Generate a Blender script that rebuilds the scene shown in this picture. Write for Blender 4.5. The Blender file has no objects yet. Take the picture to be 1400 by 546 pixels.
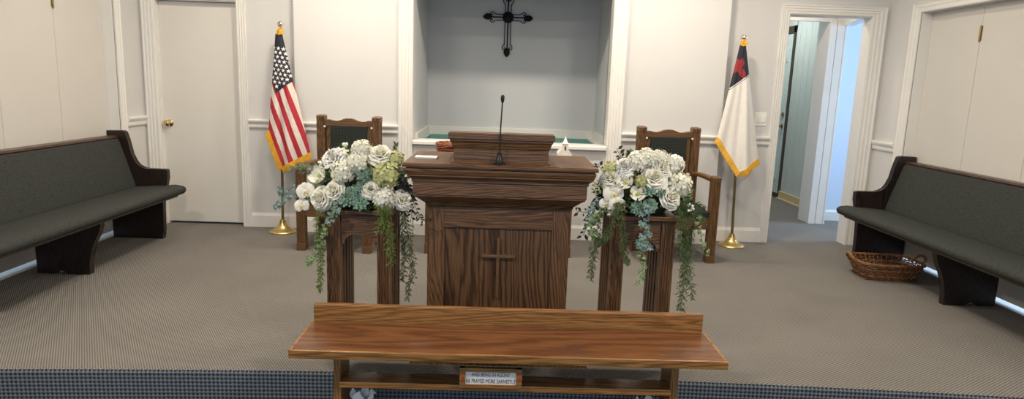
import bpy, bmesh, math, random
from mathutils import Vector, Matrix, noise
R = math.radians
C = bpy.context.scene.collection
rng = random.Random(7)

# ------------------------------------------------------------------ materials
def new_mat(name):
    m = bpy.data.materials.new(name); m.use_nodes = True
    nt = m.node_tree; b = nt.nodes['Principled BSDF']
    return m, nt, b
def nd(nt, typ, **kw):
    n = nt.nodes.new(typ)
    for k, v in kw.items():
        if k in n.inputs.keys(): n.inputs[k].default_value = v
        else: setattr(n, k, v)
    return n
def ln(nt, a, ao, b, bi): nt.links.new(a.outputs[ao], b.inputs[bi])
def ramp(nt, stops):
    r = nt.nodes.new('ShaderNodeValToRGB'); e = r.color_ramp.elements
    while len(e) < len(stops): e.new(.5)
    for i, (p, c) in enumerate(stops): e[i].position = p; e[i].color = (*c, 1)
    return r
def flat(name, col, rough=.5, metal=0., var=.06, scale=30, bump=0., spec=.5):
    m, nt, b = new_mat(name)
    tc = nd(nt, 'ShaderNodeTexCoord'); no = nd(nt, 'ShaderNodeTexNoise', Scale=scale, Detail=3.)
    ln(nt, tc, 'Object', no, 'Vector')
    r = ramp(nt, [(.3, tuple(c*(1-var) for c in col)), (.7, tuple(min(1, c*(1+var)) for c in col))])
    ln(nt, no, 'Fac', r, 'Fac'); ln(nt, r, 'Color', b, 'Base Color')
    b.inputs['Roughness'].default_value = rough; b.inputs['Metallic'].default_value = metal
    b.inputs['Specular IOR Level'].default_value = spec
    if bump:
        bp = nd(nt, 'ShaderNodeBump', Strength=bump, Distance=.003)
        ln(nt, no, 'Fac', bp, 'Height'); ln(nt, bp, 'Normal', b, 'Normal')
    return m
def wood(name, dark, mid, light, axis='X', rough=.38, ring=32., off=(0., .13, .07), contrast=1.):
    """oak: warped growth rings cut at a slant, with fine dark pores along the grain"""
    m, nt, b = new_mat(name)
    tc = nd(nt, 'ShaderNodeTexCoord')
    mp = nd(nt, 'ShaderNodeMapping'); ln(nt, tc, 'Object', mp, 'Vector')
    mp.inputs['Location'].default_value = off
    mp.inputs['Rotation'].default_value = (R(3), R(4), R(3))
    sc = {'X': (.10, 1, 1), 'Y': (1, .10, 1), 'Z': (1, 1, .10)}[axis]
    ms = nd(nt, 'ShaderNodeMapping'); ms.inputs['Scale'].default_value = sc
    ln(nt, mp, 'Vector', ms, 'Vector')
    n1 = nd(nt, 'ShaderNodeTexNoise', Scale=4.5, Detail=3.); ln(nt, ms, 'Vector', n1, 'Vector')
    vm = nd(nt, 'ShaderNodeVectorMath', operation='MULTIPLY_ADD')
    ln(nt, n1, 'Color', vm, 0); vm.inputs[1].default_value = (.26, .26, .26); ln(nt, ms, 'Vector', vm, 2)
    w = nd(nt, 'ShaderNodeTexWave', wave_type='RINGS', rings_direction=axis, Scale=ring, Distortion=3.4, Detail=4.)
    w.inputs['Detail Scale'].default_value = 2.; ln(nt, vm, 'Vector', w, 'Vector')
    fs = nd(nt, 'ShaderNodeMapping')
    fs.inputs['Scale'].default_value = {'X': (9, 330, 330), 'Y': (330, 9, 330), 'Z': (330, 330, 9)}[axis]
    ln(nt, tc, 'Object', fs, 'Vector')
    n2 = nd(nt, 'ShaderNodeTexNoise', Scale=1., Detail=2.); ln(nt, fs, 'Vector', n2, 'Vector')
    r = ramp(nt, [(.0, dark), (.10, tuple((a+b_)/2 for a, b_ in zip(dark, mid))), (.30, mid), (.95, light)])
    n4 = nd(nt, 'ShaderNodeTexNoise', Scale=2.2, Detail=2.); ln(nt, ms, 'Vector', n4, 'Vector')
    aw = nd(nt, 'ShaderNodeMath', operation='MULTIPLY_ADD'); ln(nt, n4, 'Fac', aw, 0); aw.inputs[1].default_value = .7; aw.inputs[2].default_value = -.35
    ad = nd(nt, 'ShaderNodeMath', operation='ADD', use_clamp=True); ln(nt, w, 'Fac', ad, 0); ln(nt, aw, 0, ad, 1)
    ln(nt, ad, 0, r, 'Fac')
    r2 = ramp(nt, [(.33, (.27, .24, .22)), (.55, (1, 1, 1))]); ln(nt, n2, 'Fac', r2, 'Fac')
    mx = nd(nt, 'ShaderNodeMix', data_type='RGBA', blend_type='MULTIPLY'); mx.inputs['Factor'].default_value = .75*contrast
    nt.links.new(r.outputs['Color'], mx.inputs[6]); nt.links.new(r2.outputs['Color'], mx.inputs[7])
    nt.links.new(mx.outputs[2], b.inputs['Base Color'])
    b.inputs['Roughness'].default_value = rough
    bp = nd(nt, 'ShaderNodeBump', Strength=.25, Distance=.002); ln(nt, n2, 'Fac', bp, 'Height'); ln(nt, bp, 'Normal', b, 'Normal')
    return m
def carpet(name, plane):
    """small staggered loops, darker in the gaps"""
    m, nt, b = new_mat(name)
    tc = nd(nt, 'ShaderNodeTexCoord'); sp = nd(nt, 'ShaderNodeSeparateXYZ'); ln(nt, tc, 'Object', sp, 'Vector')
    def mth(op, a, bb=None):
        n = nd(nt, 'ShaderNodeMath', operation=op)
        for i, v in enumerate((a, bb)):
            if v is None: continue
            if isinstance(v, (int, float)): n.inputs[i].default_value = v
            else: nt.links.new(v, n.inputs[i])
        return n.outputs[0]
    nz = nd(nt, 'ShaderNodeTexNoise', Scale=60., Detail=2.); ln(nt, tc, 'Object', nz, 'Vector')
    jit = mth('MULTIPLY', nz.outputs['Fac'], 1.4)
    u = sp.outputs['X']; v = sp.outputs['Y' if plane == 'top' else 'Z']
    k = 2*math.pi/(.0125 if plane == 'top' else .0175)
    if plane == 'top':
        a = mth('ADD', mth('MULTIPLY', mth('ADD', u, mth('MULTIPLY', v, .62)), k), jit)
        c = mth('ADD', mth('MULTIPLY', mth('SUBTRACT', mth('MULTIPLY', v, .95), mth('MULTIPLY', u, .62)), k*.8), jit)
    else:
        a = mth('ADD', mth('MULTIPLY', u, k*.92), jit); c = mth('ADD', mth('MULTIPLY', v, k*.92), jit)
    h = mth('ADD', mth('SINE', a), mth('SINE', c))
    h = mth('MULTIPLY', mth('ADD', h, 2.), .25)
    r = ramp(nt, [(.03, (.042, .041, .040)), (.36, (.190, .179, .163)), (.9, (.290, .273, .250))] if plane == 'top' else [(.12, (.024, .029, .036)), (.45, (.118, .138, .162)), (.95, (.215, .243, .272))])  # riser ramp: blue-grey carpet with the step's dimmer, cooler light put into it
    nt.links.new(h, r.inputs['Fac'])
    n3 = nd(nt, 'ShaderNodeTexNoise', Scale=2.2, Detail=4.); ln(nt, tc, 'Object', n3, 'Vector')
    r3 = ramp(nt, [(.3, (.90, .90, .90)), (.7, (1, 1, 1))]); ln(nt, n3, 'Fac', r3, 'Fac')
    mx = nd(nt, 'ShaderNodeMix', data_type='RGBA', blend_type='MULTIPLY'); mx.inputs['Factor'].default_value = 1.
    nt.links.new(r.outputs['Color'], mx.inputs[6]); nt.links.new(r3.outputs['Color'], mx.inputs[7])
    nt.links.new(mx.outputs[2], b.inputs['Base Color'])
    b.inputs['Roughness'].default_value = .95; b.inputs['Specular IOR Level'].default_value = .1
    bp = nd(nt, 'ShaderNodeBump', Strength=.6, Distance=.006); nt.links.new(h, bp.inputs['Height']); ln(nt, bp, 'Normal', b, 'Normal')
    return m
def fabric(name, c0, c1, freq, axes=('Y', 'Z'), rough=.9, grid=False):
    m, nt, b = new_mat(name)
    tc = nd(nt, 'ShaderNodeTexCoord'); mp = nd(nt, 'ShaderNodeMapping'); ln(nt, tc, 'Object', mp, 'Vector')
    mp.inputs['Rotation'].default_value = (0, 0, 0) if grid else (.3, .2, .1)
    ws = []
    for ax in axes:
        w = nd(nt, 'ShaderNodeTexWave', bands_direction=ax, Scale=freq, Distortion=.0 if grid else 2.5, Detail=2.)
        ln(nt, mp, 'Vector', w, 'Vector'); ws.append(w)
    mu = nd(nt, 'ShaderNodeMath', operation='ADD'); ln(nt, ws[0], 'Fac', mu, 0); ln(nt, ws[1], 'Fac', mu, 1)
    hf = nd(nt, 'ShaderNodeMath', operation='MULTIPLY'); ln(nt, mu, 0, hf, 0); hf.inputs[1].default_value = .5
    mq = nd(nt, 'ShaderNodeMapping'); mq.inputs['Scale'].default_value = (1, .28, 1) if not grid else (1, 1, 1); ln(nt, tc, 'Object', mq, 'Vector')
    no = nd(nt, 'ShaderNodeTexNoise', Scale=230. if grid else 170., Detail=3.); ln(nt, mq, 'Vector', no, 'Vector')
    av = nd(nt, 'ShaderNodeMath', operation='MULTIPLY_ADD'); ln(nt, no, 'Fac', av, 0); av.inputs[1].default_value = .5 if grid else 1.1; ln(nt, hf, 0, av, 2)
    r = ramp(nt, [(.35, c0), (1., c1)] if grid else [(.70, c0), (1., c1)]); ln(nt, av, 0, r, 'Fac'); ln(nt, r, 'Color', b, 'Base Color')
    b.inputs['Roughness'].default_value = rough; b.inputs['Specular IOR Level'].default_value = .15
    bp = nd(nt, 'ShaderNodeBump', Strength=.3, Distance=.002); ln(nt, av, 0, bp, 'Height'); ln(nt, bp, 'Normal', b, 'Normal')
    return m

OD, OM, OL = (.078, .036, .015), (.142, .068, .029), (.200, .104, .046)      # dark oak of pulpit, stands, chairs
M = dict(
    wall=flat('wall_paint', (.66, .655, .645), .75, var=.012, scale=3, bump=.04),
    niche=flat('niche_paint', (.605, .62, .645), .75, var=.012, scale=3, bump=.03),
    trim=flat('trim_paint', (.80, .785, .75), .42, var=.012, scale=6),
    door=flat('door_paint', (.74, .715, .665), .5, var=.015, scale=5),
    panel=flat('folding_panel_paint', (.64, .62, .58), .55, var=.012, scale=4, bump=.05),
    ceil=flat('ceiling_paint', (.66, .65, .63), .9),
    carpet=carpet('loop_carpet', 'top'), riser=carpet('loop_carpet_riser_dimmed', 'riser'),
    oakX=wood('dark_oak_x', OD, OM, OL, 'X'), oakY=wood('dark_oak_y', OD, OM, OL, 'Y'), oakZ=wood('dark_oak_z', OD, OM, OL, 'Z'),
    oakP=wood('dark_oak_panel', (.056, .025, .010), (.118, .056, .023), (.165, .084, .036), 'Z', ring=13., off=(.05, .03, .3)),
    chX=wood('chair_oak_x', (.085, .042, .015), (.145, .072, .028), (.20, .107, .044), 'X'),
    chZ=wood('chair_oak_z', (.085, .042, .015), (.145, .072, .028), (.20, .107, .044), 'Z'),
    chY=wood('chair_oak_y', (.085, .042, .015), (.145, .072, .028), (.20, .107, .044), 'Y'),
    gold=wood('golden_oak_x', (.235, .105, .029), (.32, .150, .043), (.385, .19, .060), 'X', rough=.24, ring=18., off=(0, .2, .1)),
    goldT=wood('golden_oak_top', (.125, .046, .016), (.168, .064, .022), (.205, .084, .030), 'X', rough=.25, ring=7., off=(0, .3, .2), contrast=.7),
    goldZ=wood('golden_oak_z', (.235, .105, .029), (.32, .150, .043), (.385, .19, .060), 'Z', rough=.28, ring=18.),
    pewY=wood('walnut_y', (.03, .014, .009), (.07, .034, .02), (.10, .05, .03), 'Y', rough=.35),
    pewZ=wood('walnut_z', (.008, .004, .003), (.019, .0092, .0065), (.030, .0155, .0105), 'Z', rough=.4),
    pewF=fabric('charcoal_tweed', (.008, .0095, .009), (.056, .061, .056), 70.),
    chF=fabric('black_grid_cloth', (.012, .015, .014), (.04, .047, .043), 26., ('X', 'Z'), grid=True),
    brass=flat('brass', (.72, .56, .28), .2, 1., var=.04), champ=flat('pale_brass', (.86, .78, .62), .15, 1., var=.02), brassd=flat('satin_brass', (.72, .52, .22), .34, 1., var=.05),
    chrome=flat('chrome', (.75, .74, .72), .18, 1.), dkbrass=flat('aged_brass', (.34, .25, .12), .35, 1.),
    inlay=flat('cross_oak', (.150, .074, .031), .4, var=.2, scale=90),
    lower=flat('blue_loop_carpet_dimmed', (.10, .118, .138), .95, var=.35, scale=150, bump=.5, spec=.1),  # lower: follows the riser tone, dim cool light included in the colour
    iron=flat('black_iron', (.006, .006, .006), .6, 0., spec=.25), blk=flat('black_plastic', (.012, .012, .013), .45),
    paper=flat('white_paper', (.86, .85, .83), .7, var=.01), plast=flat('white_plastic', (.86, .84, .79), .4, var=.01),
    porc=flat('porcelain', (.87, .85, .78), .3, var=.02), ink=flat('dark_ink', (.05, .055, .065), .7),
    red=flat('red_paint', (.62, .06, .03), .5), teal=flat('teal_tank', (.17, .40, .37), .4, var=.05),
    bowl=wood('bowl_wood', (.09, .02, .01), (.24, .065, .03), (.38, .15, .08), 'X', rough=.15, ring=22.),
    tissue=flat('tissue_paper', (.86, .88, .90), .8, var=.02), box=flat('tissue_box_card', (.55, .57, .60), .6, var=.25, scale=60),
    plank=flat('green_panelling', (.57, .625, .575), .55, var=.03, scale=8), gdoor=flat('green_door_paint', (.60, .70, .65), .45),
    wbase=flat('yellowed_baseboard', (.62, .50, .27), .5), bwall=flat('side_room_paint_daylit', (.60, .70, .86), .7, var=.01),  # bwall: white wall with the blue daylight put into its colour
    dark=flat('dark_strip', (.06, .045, .03), .6),
    wick=flat('wicker', (.12, .048, .018), .5, var=.45, scale=45), wickl=flat('wicker_light', (.27, .125, .048), .5, var=.3, scale=45),
    flagR=flat('flag_red', (.40, .016, .03), .7, var=.08), flagW=flat('flag_white', (.70, .62, .57), .75, var=.04),
    flagB=flat('flag_navy', (.009, .010, .022), .7), chW=flat('white_satin', (.74, .715, .67), .6, var=.03), star=flat('star_white', (.86, .85, .83), .7),
    chR=flat('cross_red', (.26, .018, .022), .7, var=.1), fringe=flat('gold_fringe', (.78, .43, .035), .55, var=.25, scale=120),
    petal=flat('white_petal', (.94, .915, .79), .6, var=.04, scale=14), cream=flat('cream_petal', (.91, .90, .74), .6, var=.06, scale=14),
    pure=flat('pure_white_petal', (.94, .93, .87), .6, var=.02, scale=14),
    lime=flat('lime_petal', (.56, .58, .26), .6, var=.16, scale=24), yel=flat('yellow_throat', (.72, .62, .10), .6), ctr=flat('green_centre', (.38, .46, .12), .6),
    succ=flat('succulent_green', (.17, .285, .215), .5, var=.5, scale=30),
    leaf=flat('dark_leaf', (.028, .052, .022), .55, var=.3, scale=20), leafm=flat('mid_leaf', (.085, .14, .045), .55, var=.35, scale=20),
    pale=flat('pale_ivy', (.17, .26, .11), .5, var=.75, scale=110), blue=flat('blue_ivy', (.15, .235, .22), .5, var=.7, scale=90),
    ferl=flat('fern_light', (.145, .20, .050), .6, var=.45, scale=40), ferd=flat('fern_dark', (.085, .130, .045), .6, var=.55, scale=40),
    pine=flat('sage_sprig', (.27, .31, .18), .6, var=.25, scale=40), twig=flat('dark_twig_leaf', (.022, .024, .016), .5), stem=flat('brown_stem', (.08, .055, .03), .7),
    berry=flat('dark_berry', (.012, .012, .018), .3), gberry=flat('green_berry', (.55, .62, .34), .5),
    foam=flat('dark_moss', (.03, .045, .02), .9, var=.4, scale=60), white=flat('side_room_floor', (.75, .76, .77), .5),
)

for k_ in ('petal', 'pure', 'cream', 'lime'):
    p_ = M[k_].node_tree.nodes['Principled BSDF']; p_.inputs['Subsurface Weight'].default_value = .35; p_.inputs['Subsurface Radius'].default_value = (.02, .018, .012); p_.inputs['Subsurface Scale'].default_value = 1.
# ------------------------------------------------------------------ mesh helpers
def obj(name, bm, mats, parent=None, smooth=False, kind=None, label=None):
    me = bpy.data.meshes.new(name)
    bmesh.ops.recalc_face_normals(bm, faces=bm.faces)
    bm.to_mesh(me); bm.free()
    if not isinstance(mats, (list, tuple)): mats = [mats]
    for m in mats: me.materials.append(m)
    if smooth:
        for p in me.polygons: p.use_smooth = True
        try: me.set_sharp_from_angle(angle=R(38))
        except Exception: pass
    o = bpy.data.objects.new(name, me); C.objects.link(o)
    if parent: o.parent = parent
    if kind: o['kind'] = kind
    if label: o['label'] = label
    return o
def tag(o, label, cat, group=None):
    o['label'] = label; o['category'] = cat
    if group: o['group'] = group
    return o
def thing(name, label, cat, loc=(0, 0, 0), rz=0., group=None):
    o = bpy.data.objects.new(name, None); C.objects.link(o); o.empty_display_size = .1
    o.location = loc; o.rotation_euler = (0, 0, rz)
    return tag(o, label, cat, group)
def struct(name, bm, m, parent=None, smooth=False): return obj(name, bm, m, parent, smooth, None if parent else 'structure')
def mi_all(faces, mi):
    for f in faces: f.material_index = mi
def box(bm, x0, x1, y0, y1, z0, z1, bev=0., mi=0):
    r = bmesh.ops.create_cube(bm, size=1)['verts']
    for v in r: v.co = Vector(((x0+x1)/2+v.co.x*(x1-x0), (y0+y1)/2+v.co.y*(y1-y0), (z0+z1)/2+v.co.z*(z1-z0)))
    fs = set(f for v in r for f in v.link_faces)
    if bev:
        es = list(set(e for v in r for e in v.link_edges))
        g = bmesh.ops.bevel(bm, geom=es, offset=bev, segments=2, affect='EDGES', profile=.6)
        fs = set(f for v in g['verts'] for f in v.link_faces) | set(g['faces'])
        fs = [f for f in fs if f.is_valid]
    mi_all(fs, mi)
    return fs
def prism(bm, pts, axis, a0, a1, bev=0., mi=0):
    """extrude a polygon: axis X -> pts are (y,z); Y -> (x,z); Z -> (x,y)"""
    def P(p, a): return {'X': (a, p[0], p[1]), 'Y': (p[0], a, p[1]), 'Z': (p[0], p[1], a)}[axis]
    lo = [bm.verts.new(P(p, a0)) for p in pts]; hi = [bm.verts.new(P(p, a1)) for p in pts]
    n = len(pts); caps = [bm.faces.new(lo), bm.faces.new(hi)]; fs = list(caps)
    for i in range(n): fs.append(bm.faces.new((lo[i], lo[(i+1) % n], hi[(i+1) % n], hi[i])))
    mi_all(fs, mi)
    if bev:
        es = list(set(e for f in caps for e in f.edges))
        bmesh.ops.bevel(bm, geom=es, offset=bev, segments=2, affect='EDGES', profile=.6, material=mi)
def mould(bm, hw, yf, yb, cx, prof, mi=0, cap=True):
    """stack of mitred rectangles: prof = [(outset, z)], outset applies to sides and front"""
    rings = []
    for o, z in prof:
        rings.append([bm.verts.new(p) for p in ((cx-hw-o, yf-o, z), (cx+hw+o, yf-o, z), (cx+hw+o, yb, z), (cx-hw-o, yb, z))])
    fs = []
    for a, b in zip(rings, rings[1:]):
        for i in range(4): fs.append(bm.faces.new((a[i], a[(i+1) % 4], b[(i+1) % 4], b[i])))
    if cap: fs += [bm.faces.new(rings[0]), bm.faces.new(rings[-1])]
    mi_all(fs, mi)
def lathe(bm, prof, n=24, c=(0, 0, 0), mi=0, sx=1., sy=1.):
    rings = []
    for r, z in prof:
        if r < 1e-5: rings.append([bm.verts.new((c[0], c[1], c[2]+z))])
        else: rings.append([bm.verts.new((c[0]+sx*r*math.cos(2*math.pi*i/n), c[1]+sy*r*math.sin(2*math.pi*i/n), c[2]+z)) for i in range(n)])
    for a, b in zip(rings, rings[1:]):
        for i in range(n):
            j = (i+1) % n
            if len(a) == 1 and len(b) == 1: continue
            if len(a) == 1: f = bm.faces.new((a[0], b[i], b[j]))
            elif len(b) == 1: f = bm.faces.new((a[i], a[j], b[0]))
            else: f = bm.faces.new((a[i], a[j], b[j], b[i]))
            f.material_index = mi
    for r in (rings[0], rings[-1]):
        if len(r) > 1: bm.faces.new(r).material_index = mi
def tube(bm, pts, rad, n=8, closed=False, mi=0):
    pts = [Vector(p) for p in pts]; L = len(pts)
    rads = rad if isinstance(rad, (list, tuple)) else [rad]*L
    up = None; rings = []
    for i, p in enumerate(pts):
        if closed: t = pts[(i+1) % L]-pts[i-1]
        else: t = pts[min(i+1, L-1)]-pts[max(i-1, 0)]
        if t.length < 1e-9: t = Vector((0, 0, 1))
        t.normalize()
        if up is None: up = t.orthogonal().normalized()
        up = up - t*up.dot(t)
        if up.length < 1e-6: up = t.orthogonal()
        up.normalize(); s = t.cross(up)
        rings.append([bm.verts.new(p+rads[i]*(math.cos(2*math.pi*k/n)*up+math.sin(2*math.pi*k/n)*s)) for k in range(n)])
    pairs = list(zip(rings, rings[1:]))+([(rings[-1], rings[0])] if closed else [])
    for a, b in pairs:
        for k in range(n): bm.faces.new((a[k], a[(k+1) % n], b[(k+1) % n], b[k])).material_index = mi
    if not closed:
        bm.faces.new(rings[0]).material_index = mi; bm.faces.new(rings[-1]).material_index = mi
def ball(bm, c, r, seg=12, mi=0, sz=1.):
    g = bmesh.ops.create_uvsphere(bm, u_segments=seg, v_segments=max(6, seg//2+2), radius=r)['verts']
    for v in g: v.co = Vector((v.co.x, v.co.y, v.co.z*sz))+Vector(c)
    mi_all(set(f for v in g for f in v.link_faces), mi)
def B(): return bmesh.new()
def cr(pts, n=6):
    """Catmull-Rom through pts"""
    P = [Vector(p) for p in pts]; P = [2*P[0]-P[1]]+P+[2*P[-1]-P[-2]]; out = []
    for i in range(1, len(P)-2):
        for k in range(n):
            t = k/n; a, b, c, d = P[i-1:i+3]
            out.append(.5*((2*b)+(c-a)*t+(2*a-5*b+4*c-d)*t*t+(3*b-3*c+d-a)*t**3))
    return out+[P[-2]]
def arc(cx, cz, rx, rz, a0, a1, n=10):
    return [(cx+rx*math.cos(R(a0+(a1-a0)*i/n)), cz+rz*math.sin(R(a0+(a1-a0)*i/n))) for i in range(n+1)]

# ------------------------------------------------------------------ camera
f, pitch, roll, yaw = 903.5, .1748, .0354, .0200
cam = bpy.data.cameras.new('camera'); co = bpy.data.objects.new('camera', cam); C.objects.link(co)
cam.sensor_width = 36; cam.lens = 36*f/1400; cam.clip_start = .05; cam.clip_end = 100
cy, sy, cp, sp = math.cos(yaw), math.sin(yaw), math.cos(pitch), math.sin(pitch)
fw = Vector((sy*cp, cy*cp, -sp)); r0 = Vector((cy, -sy, 0)); u0 = r0.cross(fw)
rr = math.cos(roll)*r0+math.sin(roll)*u0; uu = -math.sin(roll)*r0+math.cos(roll)*u0
mw = Matrix((rr, uu, -fw)).transposed().to_4x4(); mw.translation = (0, 0, 1.36)
co.matrix_world = mw
bpy.context.scene.camera = co

# ------------------------------------------------------------------ room shell
YB, YC = 5.875, 5.745            # recessed back wall, projecting centre wall
XL, XR = -3.12, 3.34
def edge_y(x): return 2.925-.015*x*x
bm = B(); xs = [-3.9+.2*i for i in range(40)]
rows = []
for x in xs:
    e = edge_y(x)
    rows.append([bm.verts.new(p) for p in ((x, 9.6, 0), (x, 5.8, 0), (x, e+.02, 0), (x, e+.006, -.004), (x, e, -.016), (x, e, -.25))])
for a, b in zip(rows, rows[1:]):
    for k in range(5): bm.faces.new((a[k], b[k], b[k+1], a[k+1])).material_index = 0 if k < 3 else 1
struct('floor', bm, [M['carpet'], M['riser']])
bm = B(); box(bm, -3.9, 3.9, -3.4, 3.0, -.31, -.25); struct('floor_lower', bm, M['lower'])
bm = B(); box(bm, XL-.15, XR+.15, .2, 5.9, 2.78, 2.9); struct('ceiling', bm, M['ceil'])

bm = B()                          # back wall: recessed sides, projecting centre with the baptistry opening
T = 2.8
for a in ((XL-.1, -3.0, YB, YB+.12, 0, T), (-3.0, -2.285, YB, YB+.12, 1.965, T), (-2.285, -1.72, YB, YB+.12, 0, T),
          (1.86, 2.47, YB, YB+.12, 0, T), (2.47, 3.185, YB, YB+.12, 2.03, T), (3.185, XR+.1, YB, YB+.12, 0, T),
          (-1.77, -.765, YC, YB+.02, 0, T), (.915, 1.91, YC, YB+.02, 0, T), (-.765, .915, YC, YB+.02, 0, .80), (-.765, .915, YC, YB+.02, 2.15, T)):
    box(bm, *a)
struct('wall_back', bm, M['wall'])
bm = B()                          # baptistry alcove
for a in ((-.90, -.765, YB+.02, 6.96, .5, 3.), (.965, 1.09, YB+.02, 6.96, .5, 3.), (-.9, 1.09, 6.9, 7.0, .5, 3.), (.915, .965, YC+.125, YB+.03, .5, 3.), (-.9, 1.09, YB+.02, 6.96, 2.95, 3.)):
    box(bm, *a)
struct('wall_alcove', bm, M['niche'])
bm = B()                          # white band around the tank
for a in ((-.765, .965, 6.875, 6.9, .808, .895), (-.765, -.74, YB+.02, 6.88, .808, .895), (.94, .965, YB+.02, 6.88, .808, .895)): box(bm, *a, bev=.004)
for a in ((.90, .965, YB+.02, 6.88, .80, .812), (-.765, -.735, YB+.02, 6.88, .80, .812)): box(bm, *a)
struct('trim_alcove', bm, M['trim'])
bm = B()
for a in ((-.75, .94, 6.87, 6.89, .2, .81), (-.75, -.735, YB+.02, 6.88, .2, .80), (.90, .92, YB+.02, 6.88, .2, .80), (-.75, .94, YB+.02, 6.88, .18, .22), (-.72, .9, YB+.02, YB+.04, .2, .79)): box(bm, *a)
struct('trim_baptistry_tank', bm, M['teal'])
bm = B()
prism(bm, [(YC-.045, .812), (YC-.045, .835), (YC-.035, .846), (YB+.03, .846), (YB+.03, .80), (YC-.02, .80), (YC-.03, .812)], 'X', -.76, .915)
struct('trim_sill', bm, M['trim'])
# side walls with the folding partition openings
bm = B()
for a in ((XL-.12, XL, 5.48, YB+.05, 0, T), (XL-.12, XL, 1.2, 5.48, 2.03, T), (XL-.12, XL, .2, 1.2, -.25, T)): box(bm, *a)
struct('wall_left', bm, M['wall'])
bm = B()
for a in ((XR, XR+.12, 5.42, YB+.05, 0, T), (XR, XR+.12, 1.2, 5.42, 2.03, T), (XR, XR+.12, .2, 1.2, -.25, T)): box(bm, *a)
struct('wall_right', bm, M['wall'])

# casing profile (across, out): fluted door casing
def casing_prof(w, n=3, t=.02):
    if w == 1.: return [(a/.1, b) for a, b in casing_prof(.1, n, t)]
    p = [(0, 0), (0, t*.6), (.008, t*.75)]; st = (w-.02)/n
    for i in range(n):
        a = .01+i*st
        p += [(a+.12*st, t*(.80+.1*i)), (a+.22*st, t*(.66+.1*i)), (a+.78*st, t*(.66+.1*i)), (a+.88*st, t*(.80+.1*i))]
    return p+[(w-.006, t*1.1), (w, t*.9), (w, 0)]
def casing_v(bm, x0, w, y, z0, z1, n=3, t=.02):        # on a wall facing -y
    prism(bm, [(x0+a, y-b) for a, b in casing_prof(w, n, t)], 'Z', z0, z1)
def casing_frame(bm, xl, xr, wl, wr, wt, y, zt, n=3, t=.02):
    rows = []
    for (a, b) in casing_prof(1., n, t):
        rows.append([bm.verts.new(p) for p in ((xl-a*wl, y-b, 0), (xl-a*wl, y-b, zt+a*wt), (xr+a*wr, y-b, zt+a*wt), (xr+a*wr, y-b, 0))])
    k = len(rows)
    for i in range(k):
        p, q = rows[i], rows[(i+1) % k]
        for j in range(3): bm.faces.new((p[j], p[j+1], q[j+1], q[j]))
    bm.faces.new([r_[0] for r_ in rows]); bm.faces.new([r_[3] for r_ in rows])
def casing_corner(bm, x, s, y0, w, zt, wt, y1, n=2, t=.018):   # side wall: far upright mitred into the header
    rows = []
    for (a, b) in casing_prof(1., n, t):
        rows.append([bm.verts.new(p) for p in ((x+s*b, y0+a*w, 0), (x+s*b, y0+a*w, zt+a*wt), (x+s*b, y1, zt+a*wt))])
    k = len(rows)
    for i in range(k):
        p, q = rows[i], rows[(i+1) % k]
        for j in range(2): bm.faces.new((p[j], p[j+1], q[j+1], q[j]))
    bm.faces.new([r_[0] for r_ in rows]); bm.faces.new([r_[2] for r_ in rows])
def casing_side(bm, y0, w, x, sgn, z0, z1, n=2, t=.018):
    prism(bm, [(x+sgn*b, y0+a) for a, b in casing_prof(w, n, t)], 'Z', z0, z1)
bm = B(); casing_frame(bm, -2.995, -2.295, .105, .08, .1, YB, 1.965)
box(bm, -3.0, -2.985, YB, YB+.1, 0, 1.965); box(bm, -2.297, -2.285, YB, YB+.1, 0, 1.965); box(bm, -3.0, -2.285, YB, YB+.1, 1.955, 1.967)
struct('trim_1', bm, M['trim'])
bm = B(); casing_frame(bm, 2.465, 3.18, .075, .13, .08, YB, 2.03)
box(bm, 2.455, 2.47, YB, YB+.13, 0, 2.03); box(bm, 3.18, 3.19, YB, YB+.13, 0, 2.03); box(bm, 2.455, 3.19, YB, YB+.13, 2.022, 2.032)
struct('trim_2', bm, M['trim'])
bm = B()
casing_corner(bm, XL, 1, 5.49, .075, 2.03, .08, 1.1); casing_corner(bm, XR, -1, 5.425, .11, 2.03, .08, 1.1)
for x, s, ye in ((XL, 1, 5.565), (XR, -1, 5.535)):
    box(bm, min(x, x-s*.1), max(x, x-s*.1), (5.475 if s > 0 else 5.415), (5.487 if s > 0 else 5.427), 0, 2.035)
struct('trim_3', bm, M['trim'])
# niche columns: fluted pilasters on plinth blocks with a bullseye
for i, (x0, x1) in enumerate(((-.89, -.763), (.917, 1.043))):
    bm = B(); w = x1-x0
    prism(bm, [(x0+a, YC-b) for a, b in casing_prof(w, 4, .03)], 'Z', .15, 2.45)
    box(bm, x0-.008, x1+.008, YC-.04, YC, 0, .15, .004)
    for r_, d in ((.045, .006), (.03, .010), (.013, .014)):
        g = bmesh.ops.create_cone(bm, cap_ends=True, segments=24, radius1=r_, radius2=r_*.8, depth=d)['verts']
        for v in g: v.co = Vector(((x0+x1)/2+v.co.x, YC-.04-d/2-v.co.z*-1+0, .075+v.co.y)) if False else Vector(((x0+x1)/2+v.co.x, YC-.04-d/2+v.co.z, .075+v.co.y))
    struct('trim_%d' % (4+i), bm, M['trim'], smooth=False)
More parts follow.
